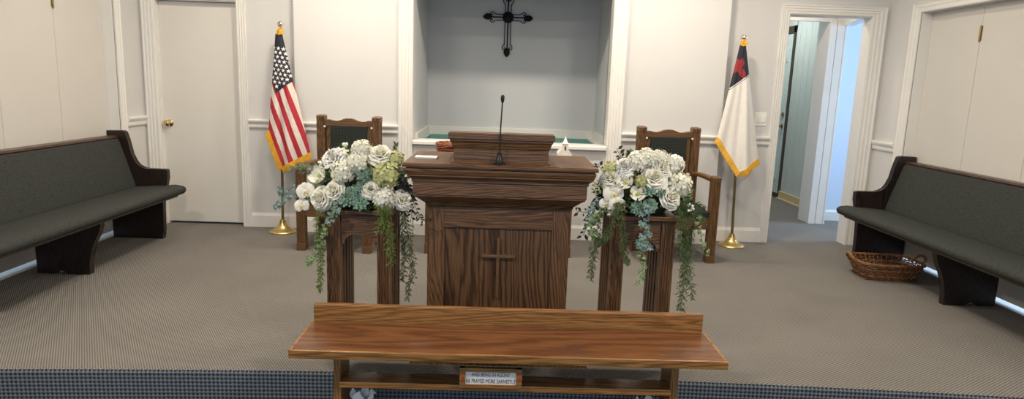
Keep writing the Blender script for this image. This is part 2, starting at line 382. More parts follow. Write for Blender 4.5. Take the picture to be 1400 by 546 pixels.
# chair rail and baseboards
rail = [(0, .885), (.014, .889), (.02, .90), (.02, .925), (.028, .935), (.036, .95), (.036, .962), (.028, .967), (0, .967)]
base = [(0, 0), (.016, 0), (.016, .105), (.010, .118), (.006, .13), (0, .13)]
def run_x(bm, pr, x0, x1, y): prism(bm, [(y-a, z) for a, z in pr], 'X', x0, x1)
def run_y(bm, pr, y0, y1, x, s): prism(bm, [(x+s*a, z) for a, z in pr], 'Y', y0, y1)
bm = B()
for x0, x1, y in ((-2.215, -1.76, YB), (-1.77, -.89, YC), (1.043, 1.91, YC), (1.90, 2.39, YB)): run_x(bm, rail, x0, x1, y)
run_y(bm, rail, 5.565, YB, XL, 1); run_y(bm, rail, 5.535, YB, XR, -1)
struct('trim_6', bm, M['trim'])
bm = B()
for x0, x1, y in ((-2.215, -1.76, YB), (-1.77, -.898, YC), (1.051, 1.91, YC), (1.90, 2.39, YB), (-.755, .909, YC)): run_x(bm, base, x0, x1, y)
run_y(bm, base, 5.565, YB, XL, 1); run_y(bm, base, 5.535, YB, XR, -1)
struct('baseboard_back', bm, M['trim'])

# left door
d = bpy.data.objects.new('door_1', None); C.objects.link(d); d.location = (-2.64, 5.93, 0); d['kind'] = 'structure'
bm = B(); box(bm, -.345, .343, 0, .04, .018, 1.95, .003); obj('door_slab', bm, M['door'], d)
bm = B()
lathe(bm, [(.034, 0), (.034, .004), (.026, .010), (.012, .014), (.011, .034), (.02, .042), (.028, .054), (.027, .066), (.016, .073), (0, .075)], 20)
bmesh.ops.rotate(bm, verts=bm.verts, matrix=Matrix.Rotation(R(90), 3, 'X')); bmesh.ops.translate(bm, verts=bm.verts, vec=(-.298, 0, .905))
obj('door_knob', bm, M['brass'], d, True, label='brass door knob')

# folding partition panels with their brass hinges
def partition(name, x, s, y1, seams):
    d = bpy.data.objects.new(name, None); C.objects.link(d); d.location = (x, 0, 0); d['kind'] = 'structure'
    ys = [y1]+seams+[1.2]
    for a, b in zip(ys, ys[1:]):
        bm = B(); box(bm, -s*.035 if s > 0 else 0, 0 if s > 0 else .035, b+.0015, a-.0015, .03, 2.03, .0025)
        obj('panel', bm, M['panel'], d)
    for yy in seams[:1]:
        bm = B()
        for k in range(3): lathe(bm, [(.007, 1.775+.034*k), (.007, 1.775+.034*k+.032)], 12, (s*.006, yy, 0))
        ball(bm, (s*.006, yy, 1.772), .006, 8); ball(bm, (s*.006, yy, 1.88), .006, 8)
        box(bm, min(0, s*.003), max(0, s*.003), yy-.014, yy+.014, 1.775, 1.876)
        obj('hinge', bm, M['dkbrass'], d, True, label='brass barrel hinge')
partition('door_2', XL-.09, 1, 5.475, [4.90, 4.32, 3.74, 3.16, 2.58, 2.0])
partition('door_3', XR+.085, -1, 5.415, [4.84, 4.26, 3.68, 3.10, 2.52, 1.9])

# side rooms beyond the partitions: a floor lit by their own windows
for nm, x0, x1 in (('floor_side_left', XL-2.6, XL-.05), ('floor_side_right', XR+.05, XR+2.6)):
    bm = B(); box(bm, x0, x1, 1.0, 5.7, -.04, -.002 if 0 else .002); struct(nm, bm, M['white'])

# hall behind the right-hand doorway
bm = B()
for a in ((2.2, 3.30, 6.84, 7.03, 2.16, T), (3.30, 3.43, 6.82, 7.03, 0, T), (2.1, 2.2, YB+.12, 7.03, 0, T)): box(bm, *a)
struct('wall_hall', bm, M['wall'])
bm = B(); box(bm, 2.1, 3.5, YB+.1, 7.1, 2.5, 2.56); struct('ceiling_hall', bm, M['ceil'])
bm = B()
box(bm, 2.2, 3.32, 6.815, 6.86, 2.075, 2.19, .004); box(bm, 3.275, 3.345, 6.80, 7.05, 0, 2.10, .004); box(bm, 3.35, 3.425, 6.80, 6.83, 0, 2.19, .004)
box(bm, 3.428, 3.45, 6.80, 7.0, 0, 2.05, .004)
q = Vector((3.49-3.20, 6.82-6.0, 0)); q.normalize(); nrm = Vector((-q.y, q.x, 0))
for z0, z1, o0, o1 in ((2.04, 2.14, 0., .03), (2.04, 2.6, -.06, .0)):
    vs = [Vector((3.20, 6.0, 0)), Vector((3.45, 6.82, 0))]
    pts = [vs[0]+nrm*o0, vs[1]+nrm*o0, vs[1]+nrm*o1, vs[0]+nrm*o1]
    prism(bm, [(p.x, p.y) for p in pts], 'Z', z0, z1)
struct('trim_7', bm, M['trim'])
bm = B(); box(bm, 3.4, 5.6, 7.03, 7.1, 0, T); box(bm, 5.55, 5.6, 5.9, 7.1, 0, T); struct('wall_side_room', bm, M['bwall'])
bm = B(); box(bm, 3.4, 5.6, 5.99, 7.1, 2.6, 2.66); struct('ceiling_side_room', bm, M['ceil'])
bm = B(); box(bm, 3.3, 5.6, 5.99, 7.1, -.06, -.001); struct('floor_side_room', bm, M['carpet'])
bm = B(); run_x(bm, [(a, z*.9) for a, z in base], 3.5, 5.55, 7.03); struct('baseboard_side_room', bm, M['trim'])
bm = B(); box(bm, 3.448, 3.454, 6.86, 6.885, .93, .98); box(bm, 3.45, 3.462, 6.866, 6.878, .945, .962); obj('strike_plate', bm, M['dkbrass'], None, kind='structure')
# planked wall, green exterior door
bm = B(); y = 7.1
while y < 8.42:
    box(bm, 3.64, 3.70, y, min(y+.148, 8.42), 0, T, .004); y += .15
box(bm, 3.655, 3.70, 7.05, 8.44, 0, T); box(bm, 3.64, 3.70, 8.4, 9.6, 2.14, T); box(bm, 3.64, 3.70, 9.45, 9.6, 0, T)
struct('wall_planked', bm, M['plank'])
bm = B(); box(bm, 2.1, 3.7, 9.55, 9.6, 0, T); struct('wall_far', bm, M['plank'])
bm = B(); box(bm, 2.1, 3.7, 7.03, 9.6, 2.6, 2.66); struct('ceiling_far', bm, M['ceil'])
bm = B(); box(bm, 3.615, 3.64, 7.1, 8.4, 0, .105, .004); box(bm, 3.59, 3.625, 7.1, 8.4, 0, .02, .003); struct('baseboard_hall', bm, M['wbase'])
bm = B(); box(bm, 3.625, 3.70, 8.405, 8.465, 0, 2.19, .004); box(bm, 3.625, 3.70, 8.405, 9.4, 2.10, 2.19, .004); struct('trim_8', bm, M['dark'])
d = bpy.data.objects.new('door_4', None); C.objects.link(d); d.location = (3.63, 8.895, 0); d['kind'] = 'structure'
bm = B(); box(bm, 0, .045, -.42, .44, .03, 2.09, .003)
for y0, y1 in ((-.34, -.05), (.06, .35)):
    for z0, z1 in ((.22, .80), (1.02, 1.62), (1.74, 1.94)):
        box(bm, -.006, .004, y0, y1, z0, z1, .004); box(bm, -.012, .004, y0+.035, y1-.035, z0+.035, z1-.035, .005)
obj('door_slab', bm, M['gdoor'], d)
bm = B(); box(bm, -.004, .003, -.42, .44, .0, .06); obj('door_sweep', bm, M['dark'], d)
bm = B()
for z, r_ in ((.93, .032), (1.08, .027)):
    b2 = B(); lathe(b2, [(r_, 0), (r_, .006), (.012, .012), (.012, .03), (r_*.9, .045), (r_*.8, .06), (0, .066)] if z < 1 else [(r_, 0), (r_, .014), (r_*.5, .018), (0, .02)], 16)
    bmesh.ops.rotate(b2, verts=b2.verts, matrix=Matrix.Rotation(R(-90), 3, 'Y')); bmesh.ops.translate(b2, verts=b2.verts, vec=(0, -.355, z))
    me = bpy.data.meshes.new('t'); b2.to_mesh(me); b2.free(); bm.from_mesh(me); bpy.data.meshes.remove(me)
obj('door_knob', bm, M['dkbrass'], d, True, label='brass knob and deadbolt')

# light switch
t = thing('light_switch', 'white double rocker light switch plate on the wall beside the right doorway', 'light switch', (2.298, YB, 1.06))
bm = B(); box(bm, -.055, .055, -.006, 0, 0, .118, .003); obj('plate', bm, M['plast'], t)
for s in (-1, 1):
    bm = B(); box(bm, s*.024-.016, s*.024+.016, -.0075, -.004, .026, .092, .001); bm2 = box(bm, s*.024-.013, s*.024+.013, -.0125, -.006, .03, .088, .0025)
    obj('rocker', bm, M['plast'], t)

# ------------------------------------------------------------------ wall cross in the alcove
t = thing('wall_cross', 'black wrought iron cross hanging on the alcove wall', 'cross', (.033, 6.9, 2.008))
def cross_arm(bmb, bmw, bmf, ang, Ln):
    rot = Matrix.Rotation(ang, 3, 'Y')
    def W(p): return rot @ Vector(p)
    tube(bmb, [W((0, -.02, 0)), W((0, -.02, Ln-.05))], .0065, 8)
    for s in (-1, 1):
        pts = [(s*.03, -.02, .03), (s*.03, -.02, Ln-.10), (s*.036, -.02, Ln-.085), (s*.048, -.02, Ln-.068), (s*.05, -.02, Ln-.05), (s*.038, -.02, Ln-.037), (s*.024, -.02, Ln-.044), (s*.022, -.02, Ln-.057), (s*.031, -.02, Ln-.062)]
        tube(bmw, [W(p) for p in cr(pts, 4)], .0043, 6)
    b2 = B(); lathe(b2, [(.006, Ln-.055), (.02, Ln-.045), (.03, Ln-.022), (.03, Ln), (.021, Ln+.02), (.010, Ln+.032), (0, Ln+.037)], 10)
    for v in b2.verts:                         # leafy ribs
        a = math.atan2(v.co.y, v.co.x); k = 1+.12*math.cos(5*a); v.co.x *= k; v.co.y *= k*.55
    for v in b2.verts: v.co = W(v.co)+Vector((0, -.02, 0))
    me = bpy.data.meshes.new('t'); b2.to_mesh(me); b2.free(); bmf.from_mesh(me); bpy.data.meshes.remove(me)
bmb, bmw = B(), B()
for ang, Ln in ((R(90), .215), (R(-90), .215), (R(180), .355), (0, .215)):
    bf = B(); cross_arm(bmb, bmw, bf, ang, Ln); obj('finial', bf, M['iron'], t, True)
obj('bars', bmb, M['iron'], t, True); obj('scrollwork', bmw, M['iron'], t, True)
bm = B()
lathe(bm, [(.056, 0), (.056, .006), (.035, .014), (.02, .016), (.014, .024), (0, .026)], 16)
for k in range(8): ball(bm, (.04*math.cos(k*math.pi/4), .04*math.sin(k*math.pi/4), .010), .012, 8)
bmesh.ops.rotate(bm, verts=bm.verts, matrix=Matrix.Rotation(R(90), 3, 'X')); bmesh.ops.translate(bm, verts=bm.verts, vec=(0, -.022, 0))
obj('medallion', bm, M['iron'], t, True)
for z in (0, -.2):
    bm = B(); tube(bm, [(0, 0, z), (0, -.02, z)], .006, 8); obj('wall_peg', bm, M['iron'], t)

# ------------------------------------------------------------------ pulpit
t = thing('pulpit', 'large dark oak pulpit with a carved cross on its front, centre of the platform', 'pulpit', (.004, 3.27, 0))
bm = B(); hw = .36
box(bm, -hw, -.274, 0, .035, 0, .745, .003); obj('stile', bm, M['oakZ'], t)
bm = B(); box(bm, .270, hw, 0, .035, 0, .745, .003); obj('stile', bm, M['oakZ'], t)
for z0, z1 in ((.63, .745), (0, .12)):
    bm = B(); box(bm, -.275, .271, .001, .034, z0, z1, .003); obj('rail', bm, M['oakX'], t)
bm = B(); box(bm, -.276, .272, .012, .03, .10, .64); obj('front_panel', bm, M['oakP'], t)
for x0, x1 in ((-hw, -hw+.03), (hw-.03, hw)):
    bm = B(); box(bm, x0, x1, .03, .36, 0, .745); obj('side_panel', bm, M['oakZ'], t)
bm = B(); box(bm, -.0075, .0075, -.006, .014, .268, .58, .003); box(bm, -.087, .087, -.007, .014, .478, .493, .003); obj('carved_cross', bm, M['inlay'], t)
bm = B()
mould(bm, hw, 0, .38, 0, [(0, .735), (.008, .742), (.012, .755), (.028, .768), (.045, .783), (.06, .793), (.064, .797), (.064, .803), (.068, .806), (.068, .868),
                          (.074, .872), (.074, .884), (.082, .892), (.094, .900), (.094, .906), (.098, .912), (.104, .928), (.104, .937), (.098, .941), (.098, .945)])
obj('cornice', bm, M['oakX'], t)
bm = B(); mould(bm, hw, 0, .43, 0, [(.104, .944), (.112, .946), (.114, .951), (.114, .959), (.110, .965), (.104, .966)]); obj('top_slab', bm, M['oakX'], t)
# raised reading desk on top
bm = B()
prism(bm, [(-.05, .966), (-.05, 1.085), (.03, 1.085), (.36, .985), (.36, .966)], 'X', -.232, .232); obj('reading_desk', bm, M['oakX'], t)
bm = B(); mould(bm, .236, -.052, .03, 0, [(.006, .966), (.006, .972), (.0, .976)]); obj('desk_base_strip', bm, M['oakX'], t)
bm = B(); mould(bm, .232, -.05, .03, 0, [(0, 1.035), (.006, 1.045), (.012, 1.066), (.019, 1.076), (.019, 1.083), (.027, 1.087), (.027, 1.111), (.023, 1.115)]);
prism(bm, [(.029, 1.085), (.029, 1.115), (.38, 1.008), (.38, .978)], 'X', -.255, .255); obj('desk_top', bm, M['oakX'], t)

t = thing('gooseneck_microphone', 'black gooseneck microphone standing on the pulpit top', 'microphone', (-.004, 3.185, .966))
bm = B(); lathe(bm, [(.028, 0), (.028, .006), (.018, .012), (.017, .03), (.012, .036), (.011, .055), (.005, .06)], 20); obj('base', bm, M['blk'], t, True)
bm = B(); tube(bm, cr([(0, 0, .05), (.0, 0, .14), (.003, .0, .23), (.006, -.003, .305)], 6), .0034, 8); obj('gooseneck', bm, M['blk'], t, True)
bm = B(); tube(bm, [(.006, -.003, .30), (.006, -.005, .315), (.006, -.007, .330), (.006, -.008, .337)], [.006, .0095, .0095, .004], 12); obj('capsule', bm, M['blk'], t, True)
bm = B()
for k in range(5):
    b_ = k*.0016; a = .04*math.sin(k*2.1)
    vs = [Vector((math.cos(a)*x-math.sin(a)*y, math.sin(a)*x+math.cos(a)*y)) for x, y in ((-.055, -.04), (.055, -.04), (.055, .045), (-.055, .045))]
    prism(bm, [(v.x, v.y) for v in vs], 'Z', b_, b_+.0015)
o = obj('paper_sheets', bm, M['paper']); o.location = (-.378, 3.37, .9662); tag(o, 'small white stack of paper on the left of the pulpit top', 'paper')

# table behind the pulpit
t = thing('communion_table', 'dark oak table with fluted legs behind the pulpit', 'table', (0, 5.30, 0))
def fluted(bm, x0, x1, y0, y1, z0, z1, n=3, dep=.006):
    def side(a0, a1):
        w = a1-a0; st = w*.8/n; out = [(a0, 0)]
        for i in range(n):
            b_ = a0+w*.1+i*st
            out += [(b_+.1*st, 0), (b_+.3*st, dep), (b_+.7*st, dep), (b_+.9*st, 0)]
        return out
    pts = [(a, y0+d_) for a, d_ in side(x0, x1)] + [(x1-d_, a) for a, d_ in side(y0, y1)] + [(x0+x1-a, y1-d_) for a, d_ in side(x0, x1)] + [(x0+d_, y0+y1-a) for a, d_ in side(y0, y1)]
    prism(bm, pts, 'Z', z0, z1)
for sx in (-1, 1):
    for y0 in (-.20, .14):
        bm = B(); x = sx*.545
        box(bm, x-.036, x+.036, y0-.001, y0+.071, 0, .085, .003); box(bm, x-.036, x+.036, y0-.001, y0+.071, .62, .70, .003); fluted(bm, x-.032, x+.032, y0+.003, y0+.067, .08, .63)
        obj('leg', bm, M['oakZ'], t)
for a in ((-.52, .52, -.185, -.165), (-.52, .52, .175, .195), (-.56, -.54, -.14, .15), (.54, .56, -.14, .15)):
    bm = B(); box(bm, *a, .60, .70, .002); obj('apron', bm, M['oakX'], t)
bm = B(); box(bm, -.60, .60, -.24, .25, .70, .73, .004); obj('tabletop', bm, M['oakX'], t)
bm = B(); lathe(bm, [(.0, .0), (.075, 0), (.08, .012), (.085, .016), (.125, .05), (.145, .09), (.15, .13), (.146, .142), (.138, .144), (.132, .13), (.115, .06), (.07, .03), (0, .028)], 36)
o = obj('wooden_bowl', bm, M['bowl'], None, True); o.location = (-.375, 5.30, .73); tag(o, 'polished reddish wooden bowl behind the pulpit, left of its reading desk', 'bowl')
t = thing('church_figurine', 'small white church figurine with a steeple behind the pulpit', 'figurine', (.515, 5.30, .73))
bm = B(); prism(bm, [(-.056, 0), (.056, 0), (.056, .085), (.0, .155), (-.056, .085)], 'Y', -.04, .10, .002)
obj('nave', bm, M['porc'], t)
bm = B(); box(bm, -.024, .024, -.06, -.01, 0, .165, .002); mould(bm, .024, -.06, -.01, 0, [(.004, .165), (.004, .17), (0, .173)]);
v0 = [bm.verts.new(p) for p in ((-.020, -.056, .172), (.020, -.056, .172), (.020, -.014, .172), (-.020, -.014, .172))]; ap = bm.verts.new((0, -.035, .225))
bm.faces.new(v0)
for i in range(4): bm.faces.new((v0[i], v0[(i+1) % 4], ap))
box(bm, -.0015, .0015, -.0365, -.0335, .22, .248); box(bm, -.006, .006, -.0365, -.0335, .236, .239)
obj('steeple', bm, M['porc'], t)
bm = B(); prism(bm, [(-.007, .115), (.007, .115), (.007, .14)]+arc(0, .14, .007, .009, 0, 180, 6)+[(-.007, .14)][:0], 'Y', -.062, -.058); obj('belfry_window', bm, M['dkbrass'], t)

# ------------------------------------------------------------------ flower stands
def make_stand(label, loc, rz, sz):
    t = thing('flower_stand', label, 'flower stand', loc, rz, 'fluted oak flower stands'); t.scale = (1, 1, sz)
    W, D = .158, .15
    for sx in (-1, 1):
        bm = B(); x0, x1 = sorted((sx*W, sx*(W-.068)))
        fluted(bm, x0, x1, -D, D, .07, .70, 4, .005); box(bm, x0-.003, x1+.003, -D-.003, D+.003, 0, .08, .003)
        obj('leg', bm, M['oakZ'], t)
    for y0 in (-D+.01, D-.03):
        bm = B(); a = W-.07
        prism(bm, [(-a, .70), (-a, .545)]+[(-a+.012, .545)]+arc(0, .548, a-.012, .055, 180, 0, 14)+[(a-.012, .545), (a, .545), (a, .70)], 'Y', y0, y0+.02)
        obj('arched_apron', bm, M['oakX'], t)
    bm = B(); mould(bm, W, -D, D+.012, 0, [(.002, .692), (.008, .698), (.014, .704), (.014, .718), (.010, .722)]); obj('stand_top', bm, M['oakX'], t)
    return t
make_stand('dark fluted oak flower stand left of the pulpit', (-.684, 3.33, 0), 0, 1.0)
make_stand('dark fluted oak flower stand right of the pulpit', (.720, 3.33, 0), 0, 1.02)

# ------------------------------------------------------------------ flowers
def place(bm, name, mats, parent, loc, axis, s, spin=0., smooth=True):
    q = Vector((0, 0, 1)).rotation_difference(Vector(axis).normalized()).to_matrix().to_4x4()
    m = Matrix.Translation(loc) @ q @ Matrix.Rotation(spin, 4, 'Z') @ Matrix.Scale(s, 4)
    bmesh.ops.transform(bm, matrix=m, verts=bm.verts)
    o = obj(name, bm, mats, parent, False)
    if smooth:
        for p in o.data.polygons: p.use_smooth = True
    return o
def petal(bm, fn, nu=5, nv=5, mi=0):
    g = [[bm.verts.new(fn(-1+2*i/(nu-1), j/(nv-1))) for i in range(nu)] for j in range(nv)]
    for a, b in zip(g, g[1:]):
        for i in range(nu-1): bm.faces.new((a[i], a[i+1], b[i+1], b[i])).material_index = mi
def rose(rn, ruffle=0., layers=((.13, 3, .86), (.25, 4, .92), (.38, 5, .92), (.53, 6, .86), (.68, 6, .74), (.83, 7, .55), (.98, 7, .30))):
    bm = B()
    for li, (rad, n, h) in enumerate(layers):
        for k in range(n):
            a0 = 2*math.pi*(k+.5*(li % 2)+rn.uniform(-.12, .12))/n; ww = math.pi/n*1.35; jr = rn.uniform(.93, 1.07); ph = rn.uniform(0, 6)
            def fn(u, v, a0=a0, ww=ww, rad=rad*jr, h=h*jr, li=li, ph=ph):
                e = 1-.35*u*u*v
                wd = ww*(.55+.45*math.sin(v*math.pi*.62))
                r_ = rad*(.25+.75*v**.55)+(.16*max(0, v-.7)*(li > 1)*(1+li*.35))
                r_ += ruffle*math.sin(5*u+ph)*v*.12
                z = h*v*e-(.22*max(0, v-.72)*(li > 1)*(1+.5*li))+ruffle*.1*math.cos(7*u+ph)*v-.12*li*.3
                a = a0+u*wd
                return (r_*math.cos(a), r_*math.sin(a), z)
            petal(bm, fn)
    return bm
def carnation(rn): return rose(rn, 1., ((.12, 4, .8), (.28, 5, .8), (.44, 7, .74), (.6, 8, .64), (.76, 9, .5), (.92, 9, .32)))
def hydrangea(rn):
    bm = B(); n = 46
    for i in range(n):
        z = 1-1.15*(i+.5)/n; a = i*2.39996; s = math.sqrt(max(0, 1-z*z))
        d = Vector((s*math.cos(a), s*math.sin(a), z)); c = d*rn.uniform(.72, 1.0); t1 = d.orthogonal().normalized(); t2 = d.cross(t1)
        sp_ = rn.uniform(0, 1.5); sz = rn.uniform(.30, .40); tilt = Vector((rn.uniform(-.3, .3), rn.uniform(-.3, .3), 0))
        for k in range(4):
            b_ = sp_+k*math.pi/2; e = math.cos(b_)*t1+math.sin(b_)*t2; g = -math.sin(b_)*t1+math.cos(b_)*t2; cup = rn.uniform(-.05, .25)
            pts = [c, c+sz*(.55*e+.42*g+cup*.4*d), c+sz*(1.0*e+.28*g+cup*d), c+sz*(1.0*e-.28*g+cup*d), c+sz*(.55*e-.42*g+cup*.4*d)]
            bm.faces.new([bm.verts.new(p) for p in pts]).material_index = 0
        bmesh.ops.create_icosphere(bm, subdivisions=1, radius=.035, matrix=Matrix.Translation(c+.02*d))
    g = bmesh.ops.create_icosphere(bm, subdivisions=2, radius=.60)['verts']
    mi_all(set(f_ for v in g for f_ in v.link_faces), 1)
    return bm
def cupf(rn):
    bm = B()
    for li, (n, op) in enumerate(((3, .62), (4, .95))):
        for k in range(n):
            a0 = 2*math.pi*(k+.5*li)/n+rn.uniform(-.1, .1)
            def fn(u, v, a0=a0, op=op):
                r_ = op*math.sin(min(1, v*1.05)*math.pi/2)**.8; w_ = .75*math.sin(math.pi*(.12+.82*v))**.7
                a = a0+u*w_*.95; return (r_*math.cos(a), r_*math.sin(a), .75*v*v-.1*u*u*v)
            petal(bm, fn)
    ball(bm, (0, 0, .18), .2, 10, 1); [ball(bm, (.17*math.cos(k), .17*math.sin(k), .28), .05, 6, 1) for k in range(6)]
    return bm
def orchid(rn):
    bm = B()
    for k, (ang, L_, w_) in enumerate(((90, 1., .5), (210, 1., .45), (330, 1., .45), (20, 1.05, .75), (160, 1.05, .75))):
        a = R(ang); e = Vector((math.cos(a), math.sin(a), 0)); g = Vector((-e.y, e.x, 0))
        def fn(u, v, e=e, g=g, L_=L_, w_=w_, k=k): 
            return e*L_*v+g*u*w_*math.sin(math.pi*(.08+.86*v))**.7+Vector((0, 0, .25*math.sin(v*2.6)-.12*u*u+(.06 if k > 2 else 0)))
        petal(bm, fn)
    for s in (-1, 1): petal(bm, lambda u, v, s=s: (s*(.1+.12*math.sin(v*3))+.08*u, -.35*v, .12+.3*math.sin(v*2.4)), 4, 4, 1)
    ball(bm, (0, .02, .18), .12, 8, 0)
    return bm
def succ(rn):
    bm = B()
    for li, (n, L_, up, z0) in enumerate(((5, .42, .75, .28), (7, .68, .5, .16), (9, .92, .24, .05), (9, 1.05, .02, 0))):
        for k in range(n):
            a = 2*math.pi*(k+.5*(li % 2))/n+rn.uniform(-.1, .1); e = Vector((math.cos(a), math.sin(a), 0)); g = Vector((-e.y, e.x, 0)); Z = Vector((0, 0, 1))
            w_ = .17+.05*li; b_ = Z*z0
            pts = [b_+e*.06, b_+e*.55*L_+g*w_+Z*up*.35*L_, b_+e*L_+Z*up*L_, b_+e*.55*L_-g*w_+Z*up*.35*L_]
            lo = bm.verts.new(b_+e*.5*L_+Z*(up*.35*L_-.10)); tp = bm.verts.new(b_+e*.5*L_+Z*(up*.35*L_+.03)); v = [bm.verts.new(p) for p in pts]
            for i in range(4):
                bm.faces.new((v[i], v[(i+1) % 4], tp)); bm.faces.new((v[(i+1) % 4], v[i], lo))
    return bm
def cluster(rn, n, r_):
    bm = B()
    for i in range(n):
        d = Vector((rn.gauss(0, 1), rn.gauss(0, 1), rn.gauss(.6, .8))).normalized()*rn.uniform(.5, 1.05)
        bmesh.ops.create_icosphere(bm, subdivisions=1, radius=r_*rn.uniform(.7, 1.25), matrix=Matrix.Translation(d))
        tube(bm, [(0, 0, -.3), d*.9], .025, 4, mi=1)
    return bm
def leaf_shape(kind):
    if kind == 'ivy': return [(0, 0), (-.38, -.12), (-.62, .22), (-.40, .34), (-.46, .66), (-.18, .62), (0, 1.05), (.18, .62), (.46, .66), (.40, .34), (.62, .22), (.38, -.12)]
    return [(0, 0), (-.22, .3), (-.26, .6), (0, 1.05), (.26, .6), (.22, .3)]
def add_leaf(bm, c, d, nrm_, s, kind, mi=0):
    d = Vector(d).normalized(); n_ = Vector(nrm_); n_ = (n_-d*n_.dot(d))
    if n_.length < 1e-4: n_ = d.orthogonal()
    n_.normalize(); g = d.cross(n_); sh = leaf_shape(kind)
    mid = bm.verts.new(Vector(c)+d*.42*s)
    vs = [bm.verts.new(Vector(c)+d*y*s+g*x*s+n_*(.35*abs(x)-.12*y*y)*s) for x, y in sh]
    for i in range(len(vs)): bm.faces.new((vs[i], vs[(i+1) % len(vs)], mid)).material_index = mi
def blade(bm, p, d, L_, w_, mi=0):
    d = Vector(d).normalized(); g = d.cross(Vector((0, -1, .2)));
    if g.length < 1e-3: g = Vector((1, 0, 0))
    g.normalize(); p = Vector(p); up = d.cross(g)
    a, b, c, e = p, p+d*L_*.5+g*w_, p+d*L_, p+d*L_*.5-g*w_; h = bm.verts.new(p+d*L_*.5+up*w_*.8)
    v = [bm.verts.new(x) for x in (a, b, c, e)]
    for i in range(4): bm.faces.new((v[i], v[(i+1) % 4], h)).material_index = mi
def trail(kind, s, pts, rn):
    bm = B(); pts = cr(pts, 10); tube(bm, pts, .0014 if kind != 'fern' else .001, 5, mi=1)
    L = len(pts)
    if kind in ('ivy', 'twig'):
        step = 3
        for i in range(1, L, step):
            p = pts[i]; tn = (pts[min(i+1, L-1)]-pts[max(i-1, 0)]).normalized(); sd = 1 if (i//step) % 2 else -1
            side = tn.cross(Vector((0, -1, 0))).normalized()*sd
            d = (side*rn.uniform(.5, 1)+tn*rn.uniform(.2, .8)+Vector((0, -.4, -.25*(kind == 'ivy')))).normalized()
            q = p+d*.3*s; tube(bm, [p, q], .0008, 4, mi=1)
            add_leaf(bm, q, (d+Vector((0, 0, -.5*(kind == 'ivy')))), (rn.uniform(-.3, .3), -1, rn.uniform(.0, .7)), s*rn.uniform(.6, 1.1)*(1.45 if kind == 'twig' else 1.05), 'ivy' if kind == 'ivy' else 'plain')
    elif kind == 'fern':
        for i in range(0, L-1):
            for rep in range(3):
                p = pts[i].lerp(pts[i+1], rep/3); tn = (pts[min(i+1, L-1)]-pts[max(i-1, 0)]).normalized(); fade = (.65+.35*math.sin(math.pi*min(1, .2+.8*i/L)))
                ang = rn.uniform(0, 6.28); o1 = tn.orthogonal().normalized(); o2 = tn.cross(o1)
                d = (math.cos(ang)*o1+math.sin(ang)*o2)*1.+tn*rn.uniform(.3, 1.0)+Vector((0, 0, -.2)); d.normalize()
                Lb = s*fade*rn.uniform(.45, 1.)
                tube(bm, [p, p+d*Lb], .0006, 3, mi=1)
                for k in range(7):
                    w = p+d*Lb*(.15+.85*k/6); dd = d*.7+Vector((rn.uniform(-1, 1), rn.uniform(-1, 1), rn.uniform(-1, .5)))*.8
                    blade(bm, w, dd, rn.uniform(.010, .018), .0016)
    else:
        for i in range(0, L-1):
            for rep in range(4):
                p = pts[i].lerp(pts[i+1], rep/4); tn = (pts[min(i+1, L-1)]-pts[max(i-1, 0)]).normalized()
                ang = rn.uniform(0, 6.28); o1 = tn.orthogonal().normalized(); o2 = tn.cross(o1)
                d = (math.cos(ang)*o1+math.sin(ang)*o2)+tn*.9
                blade(bm, p, d, s*rn.uniform(.6, .95), .0022)
    return bm
NAMES = dict(rose=('rose', rose, 'petal', 'ctr'), carnation=('carnation', carnation, 'pure', 'ctr'), hydrangea=('hydrangea', hydrangea, 'cream', 'ctr'),
             greenhydrangea=('green_hydrangea', hydrangea, 'lime', 'ctr'), cup=('tulip_bloom', cupf, 'petal', 'ctr'), orchid=('orchid', orchid, 'petal', 'yel'),
             succulent=('succulent_rosette', succ, 'succ', 'succ'), buds=('bud_cluster', lambda rn: cluster(rn, 16, .24), 'cream', 'leafm'),
             berries=('dark_berries', lambda rn: cluster(rn, 26, .17), 'berry', 'twig'), berriesgreen=('green_berries', lambda rn: cluster(rn, 40, .13), 'gberry', 'leafm'))
TN = dict(fern='trailing_fern', ivy='ivy_vine', twig='dark_sprig', pine='leafy_sprig')
TM = {('fern', 'light'): 'ferl', ('fern', 'dark'): 'ferd', ('ivy', 'pale'): 'pale', ('ivy', 'blue'): 'blue', ('ivy', 'dark'): 'leafm', ('twig', 'dark'): 'twig', ('pine', 'pale'): 'pine', ('pine', 'light'): 'leafm', ('pine', 'dark'): 'ferd'}
